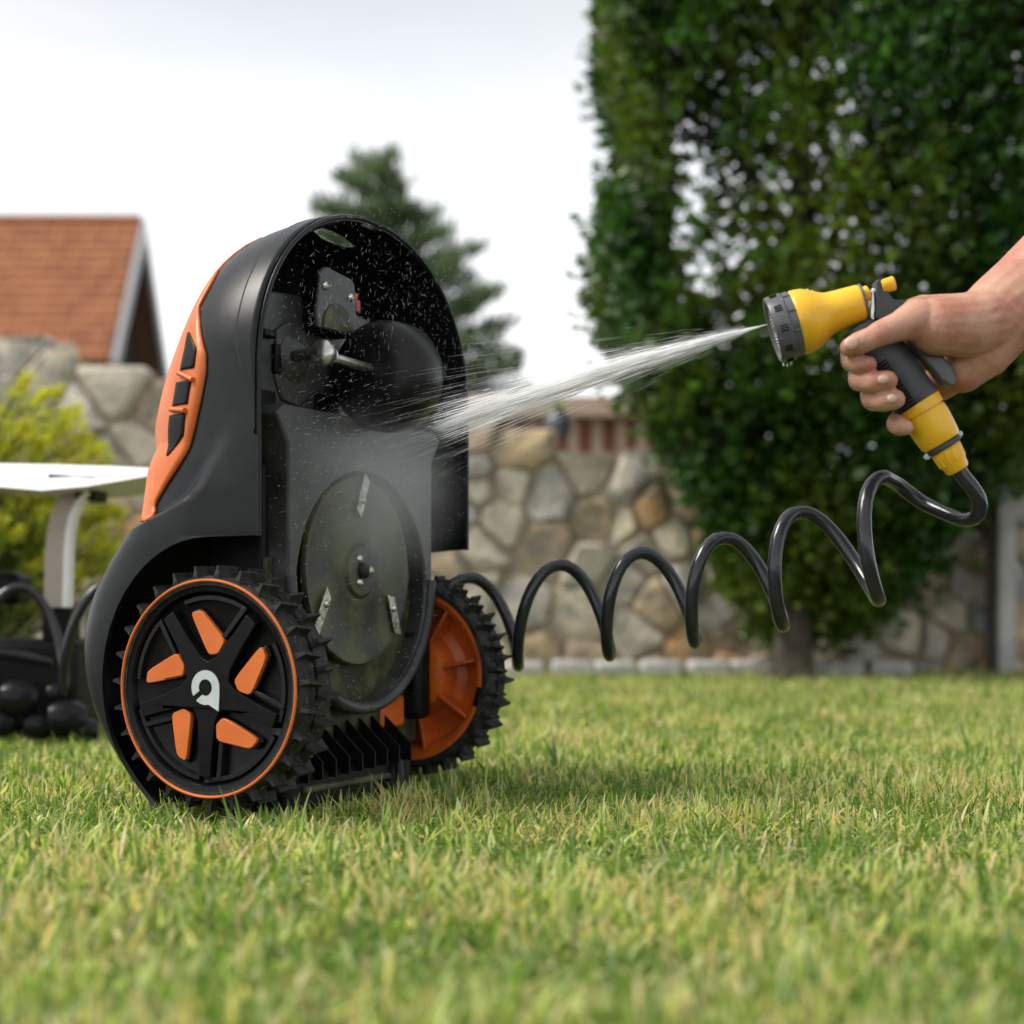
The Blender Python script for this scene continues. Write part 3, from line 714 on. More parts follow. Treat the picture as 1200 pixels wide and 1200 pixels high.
# orange cover: from the boundary line on the near side across the deck
WM_ = wm(mow); GRID = []
for z in np.linspace(.262, .61, 420):
    best = 1e9
    for ph in np.linspace(0, math.pi * .6, 240):
        u_, s_, _z = sec(z, ph, .002); p = WM_ @ Vector((u_, s_, z)); qx = 600 + 1852 * p.x / p.y; qy = HY - (p.z - H) / p.y * 1852
        if qx > best + .01: break
        best = qx; GRID.append((qx, qy, u_, z))
GRID = np.array(GRID)
def inv(px, py):
    '''height and depth (u, z) of the point of the near side that the photograph shows at (px, py)'''
    d = (GRID[:, 0] - px) ** 2 + (GRID[:, 1] - py) ** 2; k = np.argsort(d)[:4]; w_ = 1 / (d[k] + .02); w_ /= w_.sum()
    return float((GRID[k, 2] * w_).sum()), float((GRID[k, 3] * w_).sum())
bd = [inv(*p) for p in ((173, 613), (182, 590), (195, 568), (208, 548), (220, 528), (228, 500), (235, 468), (241, 436), (241, 415), (236, 394), (234, 375))]
bd += [inv(*p) for p in ((233, 358), (240, 345), (250, 328), (262, 309), (271, 299), (284, 287), (298, 279))]; bd.append((Dz(.59) + .004, .59))
bd.sort(key=lambda p: p[1])
bz = [b[1] for b in bd]; bu = [b[0] for b in bd]
zs_ = list(np.linspace(bz[0] + .004, .50, 44)) + [.51, .52, .53, .54, .55, .56, .57, .58, .587]
rows_o = []
vs = []; n = 44
for z in zs_:
    ub = float(np.interp(z, bz, bu)); ub = max(ub, Dz(z) + .0015)
    p0 = phi_u(z, ub)
    for k in range(n): vs.append(sec(z, p0 + (math.pi - 2 * p0) * k / (n - 1), .0025))
cov = MB().add(vs, [(i * n + k, i * n + k + 1, (i + 1) * n + k + 1, (i + 1) * n + k) for i in range(len(zs_) - 1) for k in range(n - 1)]).build('orange_cover', M_orange, mow, smooth=50)
s_ = cov.modifiers.new('solid', 'SOLIDIFY'); s_.thickness = .003; s_.offset = -1
if cov.data.polygons[20 * (n - 1) + n // 2].normal.x > 0: cov.data.flip_normals()
cov['label'] = 'orange top cover with slotted side vent'
# vent openings (dark, set into the cover) and the two cross bars
def vent(polyL, polyR, name, m, off, th):
    zl = sorted([inv(*p) for p in polyL], key=lambda p: p[1]); zr = sorted([inv(*p) for p in polyR], key=lambda p: p[1])
    z0 = max(zl[0][1], zr[0][1]); z1 = min(zl[-1][1], zr[-1][1]); rows = []
    for z in np.linspace(z0, z1, 12):
        rows.append((z, float(np.interp(z, [p[1] for p in zl], [p[0] for p in zl])), float(np.interp(z, [p[1] for p in zr], [p[0] for p in zr]))))
    return skin(rows, off, name, m, 6, cov, th)
vent([(222, 389), (218, 410), (213, 434)], [(224, 389), (232, 408), (230, 425), (227, 441)], 'vent_opening', M_dark, .0028, .0006)
vent([(210, 441), (207, 458), (204, 476)], [(226, 445), (223, 462), (221, 476)], 'vent_opening', M_dark, .0028, .0006)
vent([(201, 484), (199, 505), (197, 534)], [(219, 484), (217, 510), (198.5, 534)], 'vent_opening', M_dark, .0028, .0006)
def vbar(pts, r_, name):
    vs = []
    for p in pts:
        u, z = inv(*p); vs.append(Vector(on_shell(z, u, .0044)))
    mb = MB(); mb.tube(vs, r_, 8); mb.build(name, M_orange, cov, smooth=70)
vbar([(213, 437), (229, 445)], .0027, 'vent_bar'); vbar([(204, 480), (220, 481)], .0027, 'vent_bar')

# ---- chassis and underside plates
MB().box((-.02, .213, .20), (.07, .288, .29)).build('chassis', M_dark, mow, bevel=.006)
MB().box((-.03, SC, .4), (.05, .345, .18)).build('chassis_front', M_dark, mow, bevel=.01)
mossp = MB().box((.0175, .21, .15), (.005, .285, .2)).build('rear_plate', M_moss, mow, bevel=.001)
UP = .040; DC = (.2145, .2395)
outl = [(.057, .39), (.0765, .362)] + [(.2155 - .139 * math.cos(t), .232 - .142 * math.sin(t)) for t in np.linspace(0, math.pi, 40)] + [(.3545, .364), (.374, .392), (.36, .4), (.07, .4)]
cav = [(.2155 + .124 * math.cos(t), .2215 + .1215 * math.sin(t)) for t in np.linspace(0, 2 * math.pi, 49)[:-1]]
# plate with a round well: bridge outline and well with triangles
def holed(outer, hole, u_front, u_back, name, m, bevel=0):
    bm = bmesh.new()
    ov = [bm.verts.new((u_front, a, b)) for a, b in outer]; hv = [bm.verts.new((u_front, a, b)) for a, b in hole]
    oe = [bm.edges.new((ov[i], ov[(i + 1) % len(ov)])) for i in range(len(ov))]; he = [bm.edges.new((hv[i], hv[(i + 1) % len(hv)])) for i in range(len(hv))]
    bmesh.ops.triangle_fill(bm, use_beauty=True, use_dissolve=False, edges=oe + he)
    ob = [bm.verts.new((u_back, a, b)) for a, b in outer]; hb = [bm.verts.new((u_back, a, b)) for a, b in hole]
    for A, B in ((ov, ob), (hv, hb)):
        for i in range(len(A)): bm.faces.new((A[i], A[(i + 1) % len(A)], B[(i + 1) % len(A)], B[i]))
    bmesh.ops.recalc_face_normals(bm, faces=bm.faces)
    me = bpy.data.meshes.new(name); bm.to_mesh(me); bm.free()
    o = make(name, me, mow, m=m); soft(o, 40)
    if bevel:
        b = o.modifiers.new('bevel', 'BEVEL'); b.width = bevel; b.segments = 3; b.limit_method = 'ANGLE'; b.angle_limit = R(50)
    return o
UQ = .006
upl = MB().prism([(.03, .39), (.06, .37), (.37, .37), (.4, .4), (.405, .47), (.37, .505), (.3, .515), (.22, .525), (.12, .52), (.06, .515), (.034, .48)], lambda a, b: (UQ, a, b), lambda a, b: (-.03, a, b)).build('front_plate', M_wet, mow, bevel=.003)
deck = holed(outl, cav, UP, -.01, 'cutting_deck', M_wet, .003)
MB().prism([(a, b) for a, b in cav], lambda a, b: (.0165, a, b), lambda a, b: (.012, a, b)).build('deck_well', M_moss, mow)
mb = MB(); mb.tube([(UP, .2155 - .135 * math.cos(t), .232 - .138 * math.sin(t)) for t in np.linspace(-.0, math.pi, 50)] , .0062, 10); mb.build('deck_lip', M_wet, deck, smooth=70)
# side ridge lines and small screws on the plate
def screw(u, s, z, r_=.0045, parent=mow, ax=(1, 0, 0), name='screw'):
    mb = MB(); ax = Vector(ax); mb.lathe([(0, r_ * 1.15), (r_ * .3, r_ * 1.1), (r_ * .7, r_ * .8), (r_ * .9, r_ * .45), (r_ * .6, r_ * .32), (r_ * .6, 0)], (u, s, z), ax, 16)
    return mb.build(name, M_steel, parent, smooth=50)
screw(UQ, .07, .437, .004, upl)
mb = MB(); mb.prism([(.1, .48), (.098, .43), (.11, .41), (.14, .405), (.16, .42), (.162, .465), (.15, .485), (.12, .492)], lambda a, b: (UQ + .004, a, b), lambda a, b: (UQ - .004, a, b)); mb.build('bearing_block', M_wet, upl, bevel=.003, seg=3)
MB().box((UQ, .085, .40), (.006, .03, .034)).build('rib_pad', M_dark, upl, bevel=.004)
MB().box((UQ, .085, .473), (.014, .02, .008)).build('clip', M_dark, upl, bevel=.002)
MB().box((UQ, .1, .45), (.012, .01, .03)).build('clip', M_dark, upl, bevel=.002)
for i, (s_, z_, w_, h_) in enumerate(((.19, .415, .05, .02), (.16, .40, .012, .014), (.31, .41, .012, .016), (.35, .44, .02, .02), (.2, .39, .01, .014))):
    MB().box((UQ, s_, z_), (.004, w_, h_)).build('rib_pad', M_dark, upl, bevel=.003)
# blade disc
disc = MB().lathe([(-.004, .1), (0, .1), (.0022, .0985), (.002, .094), (.0008, .091), (.0008, .045), (.0022, .04), (.0024, .03), (.0055, .026), (.006, .012), (.006, 0)], (.031, *DC), (1, 0, 0), 72).build('blade_disc', M_disc, mow, smooth=35)
for t in (112, 2, 248):
    screw(.0365, DC[0] + .0155 * math.cos(R(t)), DC[1] + .0135 * math.sin(R(t)), .0042, disc, name='bolt')
MB().lathe([(0, .009), (.004, .0085), (.006, .005), (.0062, 0)], (.0365, *DC), (1, 0, 0), 20).build('hub_cap', M_dark, disc, smooth=50)
SCR = [(DC[0] + .075 * math.cos(R(t)), DC[1] + .075 * math.sin(R(t))) for t in (88, 208, -32)]
for (c, ends) in zip(SCR, (((.011, .029), (-.008, -.016)), ((-.019, -.031), (.007, .014)), ((.011, -.031), (-.005, .016)))):
    a = Vector(ends[0]); b = Vector(ends[1]); d = (a - b).normalized(); nrm = Vector((-d.y, d.x)) * .0062
    A = Vector(c) + a; B = Vector(c) + b
    poly = [B - nrm - d * .001, B + nrm + d * .006, A + nrm + d * .0, A - nrm - d * .007]
    bl = MB().prism([tuple(p) for p in poly], lambda x, y: (.0345, x, y), lambda x, y: (.0357, x, y)).build('blade', M_blade, disc)
    screw(.0357, c[0], c[1], .0037, bl)
# bracket plate with two screws and a curved stained cut-out
bk = [(.145, .545), (.155, .551), (.205, .546), (.209, .542), (.213, .5), (.211, .487), (.14, .487), (.138, .5)]
br = MB().prism(bk, lambda a, b: (.026, a, b), lambda a, b: (.031, a, b)).build('bracket', M_wet, mow, bevel=.0015)
screw(.031, .153, .531, .0042, br); screw(.031, .2, .527, .0042, br)
sm_ = [(.1765 + .028 * math.cos(t), .488 + .028 * math.sin(t)) for t in np.linspace(0, math.pi, 20)]
MB().prism(sm_, lambda a, b: (.0312, a, b), lambda a, b: (.0325, a, b)).build('bracket_recess', M_moss, br)
MB().box((.015, .178, .515), (.022, .06, .06)).build('bracket_support', M_dark, mow, bevel=.003)
mb = MB(); mb.tube([(.02, .214, .52), (.024, .218, .535)], .005, 8); mb.build('cable_plug', M_orange, mow, smooth=60)
MB().box((.022, .222, .522), (.01, .01, .014)).build('cable_plug', mat('dark red plastic', (.3, .04, .02), .5), mow, bevel=.002)
# caster wheel
cz = .4467; cu = .066
mb = MB(); mb.lathe([(-.038, 0), (-.0378, .03), (-.036, .043), (-.031, .051), (-.022, .0565), (-.008, .0585), (.008, .0585), (.022, .053), (.032, .045), (.038, .033), (.041, 0)], (cu, .222, cz - .003), (0, 1, 0), 64)
mb.build('front_caster', mat('matte black rubber', (.003, .003, .003), .36, spec=.28, c2=(.008, .008, .008), scale=30, rvar=.3, bump=.0001, bscale=500), mow, smooth=60)
mb = MB(); mb.tube([(cu - .004, .12, cz + .004), (cu, .2, cz)], .0048, 12); mb.build('caster_axle', M_steel, mow, smooth=50)
mb = MB(); mb.lathe([(-.012, .0), (-.012, .01), (-.009, .0135), (-.003, .0135), (0, .011), (.003, .0105), (.005, .008), (.009, .008), (.01, 0)], (cu - .006, .113, cz + .006), (.05, .99, -.05), 20); mb.build('axle_bolt', M_steel, mow, smooth=45)
mb = MB(); mb.lathe([(0, .025), (.005, .0245), (.008, .02), (.012, .017), (.014, .012), (.014, 0)], (UQ, .128, cz + .008), (1, 0, 0), 28); mb.tube([(UQ, .12, cz + .008), (cu - .006, .105, cz + .006)], .006, 14); mb.build('axle_boss', M_wet, mow, smooth=45)
# rear comb of guard fins and tail bumper
fin = [(.014, .080), (.021, .077), (.056, .046), (.056, .028), (.014, .028)]
fm = MB().prism(fin, lambda a, b: (a, -.0011, b), lambda a, b: (a, .0011, b)).mesh('guard_fin'); fm.materials.append(M_dark)
for i in range(9):
    share('guard_fin', fm, Matrix.Translation((0, .088 + i * .0243, .0008 * i)), mow)
MB().box((.0, .18, .045), (.045, .235, .03)).build('guard_bar', M_dark, mow, bevel=.003)
MB().box((-.003, .183, .014), (.1, .235, .05)).build('tail_bumper', M_dark, mow, bevel=.008, seg=3)
MB().box((.046, .17, .02), (.012, .16, .008)).build('tail_ridge', M_moss, mow, bevel=.003)
mb = MB(); mb.tube([(.052, .262, .035), (.057, .258, .016), (.052, .24, -.005)], .005, 8); mb.build('tail_hook', M_shell, mow, smooth=60)
for s_ in (.072, .341): MB().box((-.02, s_, .125), (.12, .03, .1)).build('gearbox', M_dark, mow, bevel=.008)
MB().box((.0, .30, .085), (.045, .05, .035)).build('bumper_mount', M_orange_in, mow, bevel=.004)

# ---- drive wheels
def lug_mesh(name):
    # lug: standing block with a flared foot, x along the radius, y across the tyre, z along the circumference
    mb = MB(); h = .0098; vs = []
    for (x, hy, hz) in ((-.003, .0135, .0052), (.0012, .0135, .0028), (h * .5, .0128, .0019), (h, .0124, .0015)):
        vs += [(x, -hy, -hz), (x, hy, -hz), (x, hy, hz), (x, -hy, hz)]
    mb.add(vs, [(4 * i + j, 4 * i + (j + 1) % 4, 4 * i + 4 + (j + 1) % 4, 4 * i + 4 + j) for i in range(3) for j in range(4)] + [(12, 13, 14, 15), (3, 2, 1, 0)])
    me = mb.mesh(name); me.materials.append(M_rubber); return me
LUG = lug_mesh('lug')
RT = .1075
def tyre(y0, wd=.056):
    mb = MB(); pr = [(a * wd / .06, b) for a, b in [(0, .0985), (0, .1045), (.004, RT - .0005), (.008, RT), (.0265, RT), (.028, RT - .004), (.031, RT - .004), (.0325, RT), (.052, RT), (.056, RT - .001), (.06, .104), (.06, .097)]]
    return mb.lathe(pr, (0, y0, AZ), (0, 1, 0), 96, closed=True)
def wheel_lugs(y0, parent, wd=.056):
    for row in range(2):
        for i in range(27):
            a = 2 * math.pi * (i + .5 * row) / 27 + .06
            M_ = Matrix.Translation((0, y0 + (.0145 if row == 0 else wd - .0145), AZ)) @ Matrix.Rotation(-a, 4, 'Y') @ Matrix.Translation((RT, 0, 0)) @ Matrix.Rotation((.12 if row else -.12), 4, 'X')
            share('lug', LUG, M_, parent)
# near wheel
wh = MB().lathe([(.0, .1005), (.001, .0985), (.0015, .093), (.0075, .09), (.009, .087), (.0105, .08), (.011, .02), (.011, 0)], (0, 0, AZ), (0, 1, 0), 96).build('wheel', M_gloss, mow, smooth=28)
wh['label'] = 'large front drive wheel with black five spoke cover'
tyre(0).build('tyre', M_rubber, wh, smooth=30); wheel_lugs(0, wh)
MB().lathe([(-.0012, .1043), (-.002, .1035), (-.002, .1025), (-.001, .1016), (.001, .1015), (.001, .1045)], (0, 0, AZ), (0, 1, 0), 96, closed=True).build('orange_ring', M_orange, wh, smooth=40)
MB().lathe([(.055, .09), (.057, .02), (.057, 0)], (0, 0, AZ), (0, 1, 0), 48).build('wheel_back', M_dark, wh)
def pol(r_, deg): return (r_ * math.cos(R(deg)), r_ * math.sin(R(deg)))
star = []
for k in range(5):
    c = 52 - 72 * k
    ax_ = [(.0265, 36), (.033, 19), (.06, 7.6), (.086, 4.8), (.0865, 0), (.086, -4.8), (.06, -7.6), (.033, -19)]
    star += [pol(r_, c + d) for r_, d in ax_]
MB().prism(star, lambda a, b: (a, .0105, AZ + b), lambda a, b: (a * .97, .0005, AZ + b * .97)).build('spoke_star', M_gloss, wh, bevel=.0014, seg=3)
wn = [(-.0205, .0722), (-.0078, .0745), (.0205, .0462), (.0122, .0332), (.0010, .0320)]
for k in range(5):
    a = R(-72 * k); ca, sa = math.cos(a), math.sin(a)
    pw = [(x * ca - z * sa, x * sa + z * ca) for x, z in wn]
    cxm = sum(p[0] for p in pw) / 5; czm = sum(p[1] for p in pw) / 5
    rd = []
    for i in range(5):
        A, B, C_ = Vector(pw[i - 1]), Vector(pw[i]), Vector(pw[(i + 1) % 5])
        for t in (0, .5, 1):
            q0 = B.lerp(A, .2); q1 = B.lerp(C_, .2); rd.append(tuple(q0.lerp(B, t).lerp(B.lerp(q1, t), t)))
    MB().prism(rd, lambda x, z: (x, .0108, AZ + z), lambda x, z: (x, .0016, AZ + z)).build('spoke_window', M_orange, wh, bevel=.0006)
    big = [(cxm + (x - cxm) * 1.2, czm + (z - czm) * 1.12) for x, z in rd]
    MB().prism(big, lambda x, z: (x, .0109, AZ + z), lambda x, z: (cxm + (x - cxm) * .95, .006, AZ + czm + (z - czm) * .95)).build('window_frame', M_gloss, wh, bevel=.0012)
    rb = [pol(.034, 52 - 72 * k + 30), pol(.04, 52 - 72 * k + 22), pol(.088, 52 - 72 * k + 7.5), pol(.088, 52 - 72 * k + 11), pol(.05, 52 - 72 * k + 22)]
    MB().prism(rb, lambda x, z: (x, .0108, AZ + z), lambda x, z: (x, .0035, AZ + z)).build('spoke_ridge', M_shell, wh, bevel=.0008)
mb = MB()
for (a0, a1) in ((195, 262), (272, 330), (-20, 30), (60, 110), (135, 175)):
    vs = []
    n = 14
    for i in range(n):
        a = R(a0 + (a1 - a0) * i / (n - 1))
        for (r_, y_) in ((.0885, .0095), (.0885, .004), (.0845, .004), (.083, .011)): vs.append((r_ * math.cos(a), y_, AZ + r_ * math.sin(a)))
    mb.add(vs, [(4 * i + j, 4 * i + j + 1, 4 * i + 4 + j + 1, 4 * i + 4 + j) for i in range(n - 1) for j in range(3)])
mb.build('rim_step', M_shell, wh, smooth=30)
# hub emblem: ring with a notch at lower left and a pointed tail at lower right
ring = []
ro, ri = .0165, .0079
for t in range(236, 236 + 332, 6): ring.append((ro * math.cos(R(t)) , ro * 1.0 * math.sin(R(t))))
tail_i = [(ri * math.cos(R(t)), ri * math.sin(R(t))) for t in range(236 + 328, 236 + 10, -12)]
cut0 = 222
ring_outer = [(ro * math.cos(R(t)), ro * math.sin(R(t))) for t in range(-6, cut0 - 6, 6)]
ring_inner = [(ri * math.cos(R(t)), ri * math.sin(R(t))) for t in range(cut0 - 17, cut0 + 17 - 360, -9)]
emb = ring_outer + ring_inner + [(ro * math.cos(R(t)), ro * math.sin(R(t))) for t in range(cut0 + 7 - 360, cut0 + 62 - 360, 6)] + [(.0155, -.0222), (.0165, -.006)]
MB().prism(emb, lambda a, b: (a - .001, .0003, AZ + b + .001), lambda a, b: (a - .001, -.0006, AZ + b + .001)).build('emblem', M_logo, wh)
# far wheel, seen from its inner side
yw = .365
wh2 = MB().lathe([(.0, .1), (.001, .094), (.004, .0905), (.006, .088), (.03, .078), (.036, .06), (.03, .05), (.012, .042), (.008, .03), (.008, 0)], (0, yw, AZ), (0, 1, 0), 96).build('wheel', M_orange_in, mow, smooth=28)
wh2['label'] = 'far drive wheel showing its orange inner side'
tyre(yw, .045).build('tyre', M_rubber, wh2, smooth=30); wheel_lugs(yw, wh2, .045)
for k in range(8):
    a = R(12 + 45 * k); M_ = Matrix.Translation((0, yw, AZ)) @ Matrix.Rotation(-a, 4, 'Y')
    MB().box((.066, .022, 0), (.045, .026, .004)).build('wheel_rib', M_orange_in, wh2, bevel=.001).matrix_basis = M_
for k in range(3):
    a = R(-14 + 120 * k); M_ = Matrix.Translation((0, yw, AZ)) @ Matrix.Rotation(-a, 4, 'Y')
    MB().box((.0955, -.0004, 0), (.005, .003, .022)).build('rim_slot', M_dark, wh2).matrix_basis = M_
MB().box((-.01, yw - .012, AZ), (.06, .03, .05)).build('axle_housing', M_dark, mow, bevel=.006)

# ------------------------------------------------------------------ spray gun
GY = 1.45
gun = empty('spray_gun', P(1075, 472, GY)); tag(gun, 'yellow and dark grey garden spray gun held in the hand and spraying', 'spray gun')
A = P(907, 387, GY + .005); B = P(1013, 354, GY - .003); ax = (B - A).normalized(); m_ = GY / 1852
def gl(prof, o_, a_, name, m, n=56, smooth_=38, parent=gun, bevel=0):
    return MB().lathe([(d * m_, r_ * m_) for d, r_ in prof], o_, a_, n).build(name, m, parent, True, smooth=smooth_, bevel=bevel)
body = gl([(24, 36.5), (28, 38), (34, 38.4), (42, 37), (49, 34), (55, 30.5), (61, 27), (67, 24.6), (76, 23.6), (90, 23), (104, 22.3), (107, 21), (108, 18), (108, 0)], A, ax, 'barrel', M_yellow)
gl([(0, 0), (2, 8), (2.5, 26), (1, 31), (-1, 33), (-2.5, 36.5), (-2, 38.5), (0, 39.2), (9, 40), (16, 40), (17, 39), (18, 38), (26, 38.2), (27, 36.5), (27, 30)], A, ax, 'nozzle_collar', M_collar)
# grooves and raised grip marks on the collar
upv = Vector((0, 0, 1)); sidev = ax.cross(upv).normalized(); upp = sidev.cross(ax).normalized()
def around(deg, d, r_): return A + ax * d * m_ + (upp * math.cos(R(deg)) - sidev * -math.sin(R(deg))) * r_ * m_
tow = 1 if (sidev.y < 0) else -1
def ringpt(deg, d, r_): return A + ax * d * m_ + (upp * math.cos(R(deg)) + sidev * tow * math.sin(R(deg))) * r_ * m_
for c in range(0, 360, 36):
    for j in (-4.5, 0, 4.5):
        p0_, p1_ = ringpt(c + 28 + j, 3.5, 40), ringpt(c + 28 + j, 12, 40.4)
        mb = MB(); mb.tube([p0_, p1_], .75 * m_, 5); mb.build('grip_mark', M_dark, gun, True)
    mb = MB(); mb.tube([ringpt(c + 28 + 10, 18, 38.6), ringpt(c + 28 + 10, 26, 38.6)], .9 * m_, 5); mb.build('grip_rib', M_collar, gun, True)
mb = MB()
for rr_ in (9, 16, 23):
    for k in range(6 + int(rr_)):
        a = 360 * k / (6 + int(rr_)); mb.tube([ringpt(a, .5, rr_), ringpt(a, 3, rr_)], 1.1 * m_, 6)
mb.build('nozzle_jets', M_steel, gun, True)
# rear flange, knob, clip
gl([(106, 22.5), (108, 22.8), (109, 22), (109, 15)], A, ax, 'barrel_rim', M_collar)
gl([(108, 7), (112, 9), (116, 9), (118, 6), (119, 0)], A + upp * 9 * m_, ax, 'valve_nut', M_yellow)
gl([(116, 2.6), (140, 2.6)], A + upp * 9 * m_, ax, 'valve_stem', M_steel)
gl([(133, 0), (133, 7), (134, 8.2), (147, 8.6), (148.5, 7.5), (149, 0)], A + upp * 11 * m_, ax, 'flow_knob', M_yellow)
def plate(pts, y0, y1, name, m, bev=.001, parent=gun):
    return MB().prism(pts, lambda a, b: P(a, b, GY) + Vector((0, y0, 0)), lambda a, b: P(a, b, GY) + Vector((0, y1, 0))).build(name, m, parent, True, bevel=bev)
plate([(1024, 331), (1028, 329), (1033, 330), (1037, 336), (1040, 346), (1045, 353), (1062, 353), (1058, 359), (1040, 374), (1030, 378), (1026, 376), (1022, 374), (1024, 350)], -.008, .008, 'trigger_lever', M_grip, .0015)
plate([(1020, 340), (1022, 338), (1024, 374), (1021, 377), (1018, 373)], -.006, .006, 'trigger_spring', M_steel, .0006)
# neck under the barrel and handle
neck = MB(); neck.tube([P(1004, 384, GY), P(1009, 392, GY), P(1024, 408, GY), P(1034, 420, GY)], [20 * m_, 23 * m_, 26 * m_, 27 * m_], 24)
neck.build('neck', M_grip, gun, True, smooth=50)
h0 = P(1019, 392, GY); h1 = P(1075, 472, GY); ha = (h1 - h0).normalized(); hl_ = (h1 - h0).length / m_
gl([(0, 10), (2, 22), (12, 27), (35, 28), (60, 27.5), (85, 27), (hl_ - 2, 28), (hl_, 27.5), (hl_, 0)], h0, ha, 'handle', M_grip)
hs_ = ha.cross(Vector((0, 1, 0))).normalized()
for i in range(15):
    c = h0 + ha * (34 + i * 4.4) * m_
    for sgn in (-1,):
        d1 = Vector((0, -1, 0)); pr1 = [c + (d1 * math.cos(R(t)) + hs_ * (1 if hs_.x < 0 else -1) * 1.0 * math.sin(R(t))) * 28.2 * m_ for t in (18, 30, 42, 56)]
        mb = MB(); mb.tube(pr1, 1.3 * m_, 6); mb.build('grip_rib', M_dark, gun, True)
# squeeze lever behind the handle
plate([(1062, 396), (1080, 402), (1100, 416), (1112, 430), (1118, 446), (1117, 453), (1111, 454), (1100, 447), (1088, 432), (1072, 414)], -.009, .009, 'squeeze_lever', M_collar, .003)
# hose connector
h2 = P(1126, 552, GY); ca_ = (P(1120, 546, GY) - h1).normalized()
con_ = gl([(0, 27), (1, 27.5), (12, 26.5), (12.6, 24), (14, 24), (14.6, 26), (24, 26.3), (40, 25.5), (52, 24), (55, 22), (55, 0)], h1, ca_, 'connector', M_yellow, 40)
gl([(56, 16), (56, 21), (58, 22.3), (61, 22.3), (62.5, 20), (62.5, 12)], h1, ca_, 'lock_ring', M_grip)
for s_ in (-1, 1):
    c = h1 + ca_ * 58.5 * m_ + hs_ * s_ * 21 * m_; mb = MB(); mb.lathe([(-6 * m_, 0), (-5.5 * m_, 2.6 * m_), (-2 * m_, 4 * m_), (2 * m_, 4 * m_), (5.5 * m_, 2.6 * m_), (6 * m_, 0)], c, hs_, 14); mb.build('lock_tab', mat('light grey plastic', (.5, .52, .54), .4, var=.1), gun, True, smooth=60)
gl([(62, 0), (62, 17), (66, 18.5), (74, 17.5), (80, 16.5), (83, 15), (90, 14), (93, 12), (93, 0)], h1, ca_, 'hose_nut', M_yellow, 40)
for k in range(12):
    a = 2 * math.pi * k / 12; e1 = hs_; e2 = ca_.cross(hs_)
    dd = e1 * math.cos(a) + e2 * math.sin(a)
    mb = MB(); mb.tube([h1 + ca_ * 65 * m_ + dd * 17.6 * m_, h1 + ca_ * 80 * m_ + dd * 16 * m_], 1.6 * m_, 6); mb.build('nut_rib', M_yellow, gun, True, smooth=60)

# ------------------------------------------------------------------ the person's arm and hand
person = empty('person', P(1150, 400, 1.46)); tag(person, 'bare hand and forearm reaching in from the right and gripping the spray gun', 'person')
hb = bmesh.new()
def cap(a, b, ra, rb, n=18):
    """tapered rounded limb segment as a closed mesh"""
    a = Vector(a); b = Vector(b); ax_ = b - a; L_ = ax_.length; ax_.normalize() if L_ > 1e-9 else None
    u = ax_.orthogonal().normalized(); v = ax_.cross(u); rings = []
    pr = [(-ra * math.cos(t), ra * math.sin(t)) for t in np.linspace(0.12, math.pi / 2, 5)] + [(L_ + rb * math.sin(t), rb * math.cos(t)) for t in np.linspace(0, math.pi / 2 - .12, 5)]
    for d, r_ in pr:
        rings.append([hb.verts.new(a + ax_ * d + (u * math.cos(2 * math.pi * k / n) + v * math.sin(2 * math.pi * k / n)) * r_) for k in range(n)])
    for i in range(len(rings) - 1):
        for k in range(n): hb.faces.new((rings[i][k], rings[i][(k + 1) % n], rings[i + 1][(k + 1) % n], rings[i + 1][k]))
    hb.faces.new(rings[0][::-1]); hb.faces.new(rings[-1])
def chain(L_):
    for (p, r_), (q, s_) in zip(L_, L_[1:]): cap(P(*p), P(*q), r_ * m_, s_ * m_)
# thumb (tip, pad, joint, base)
chain([((996, 407, 1.420), 11.5), ((1005, 403, 1.415), 13.4), ((1022, 396, 1.412), 13.4), ((1031, 391, 1.412), 15), ((1052, 383, 1.416), 17), ((1074, 375, 1.427), 25)])
# thenar mass and web to the lever
chain([((1072, 375, 1.43), 22), ((1098, 382, 1.432), 34), ((1128, 382, 1.443), 38), ((1152, 378, 1.45), 39)])
chain([((1070, 364, 1.445), 15), ((1082, 361, 1.46), 16), ((1130, 372, 1.47), 30)])
# heel of the hand and hypothenar side
chain([((1112, 438, 1.478), 25), ((1128, 432, 1.47), 29), ((1152, 408, 1.465), 37), ((1172, 378, 1.462), 44)])
# wrist and forearm
chain([((1148, 386, 1.462), 42), ((1172, 366, 1.465), 46), ((1200, 344, 1.47), 49), ((1250, 302, 1.48), 56), ((1330, 240, 1.49), 64), ((1430, 170, 1.5), 62), ((1500, 120, 1.51), 56)])
chain([((1500, 120, 1.51), 56), ((1560, 0, 1.55), 62), ((1640, -160, 1.6), 72)])
# back of the hand, behind the handle
chain([((1042, 402, 1.50), 16), ((1090, 395, 1.492), 22), ((1130, 390, 1.478), 30)])
chain([((1052, 424, 1.502), 15), ((1092, 420, 1.495), 22), ((1130, 408, 1.478), 28)])
chain([((1064, 446, 1.503), 15), ((1100, 440, 1.495), 20), ((1130, 420, 1.478), 28)])
chain([((1080, 466, 1.502), 13), ((1104, 452, 1.492), 18), ((1128, 430, 1.478), 26)])
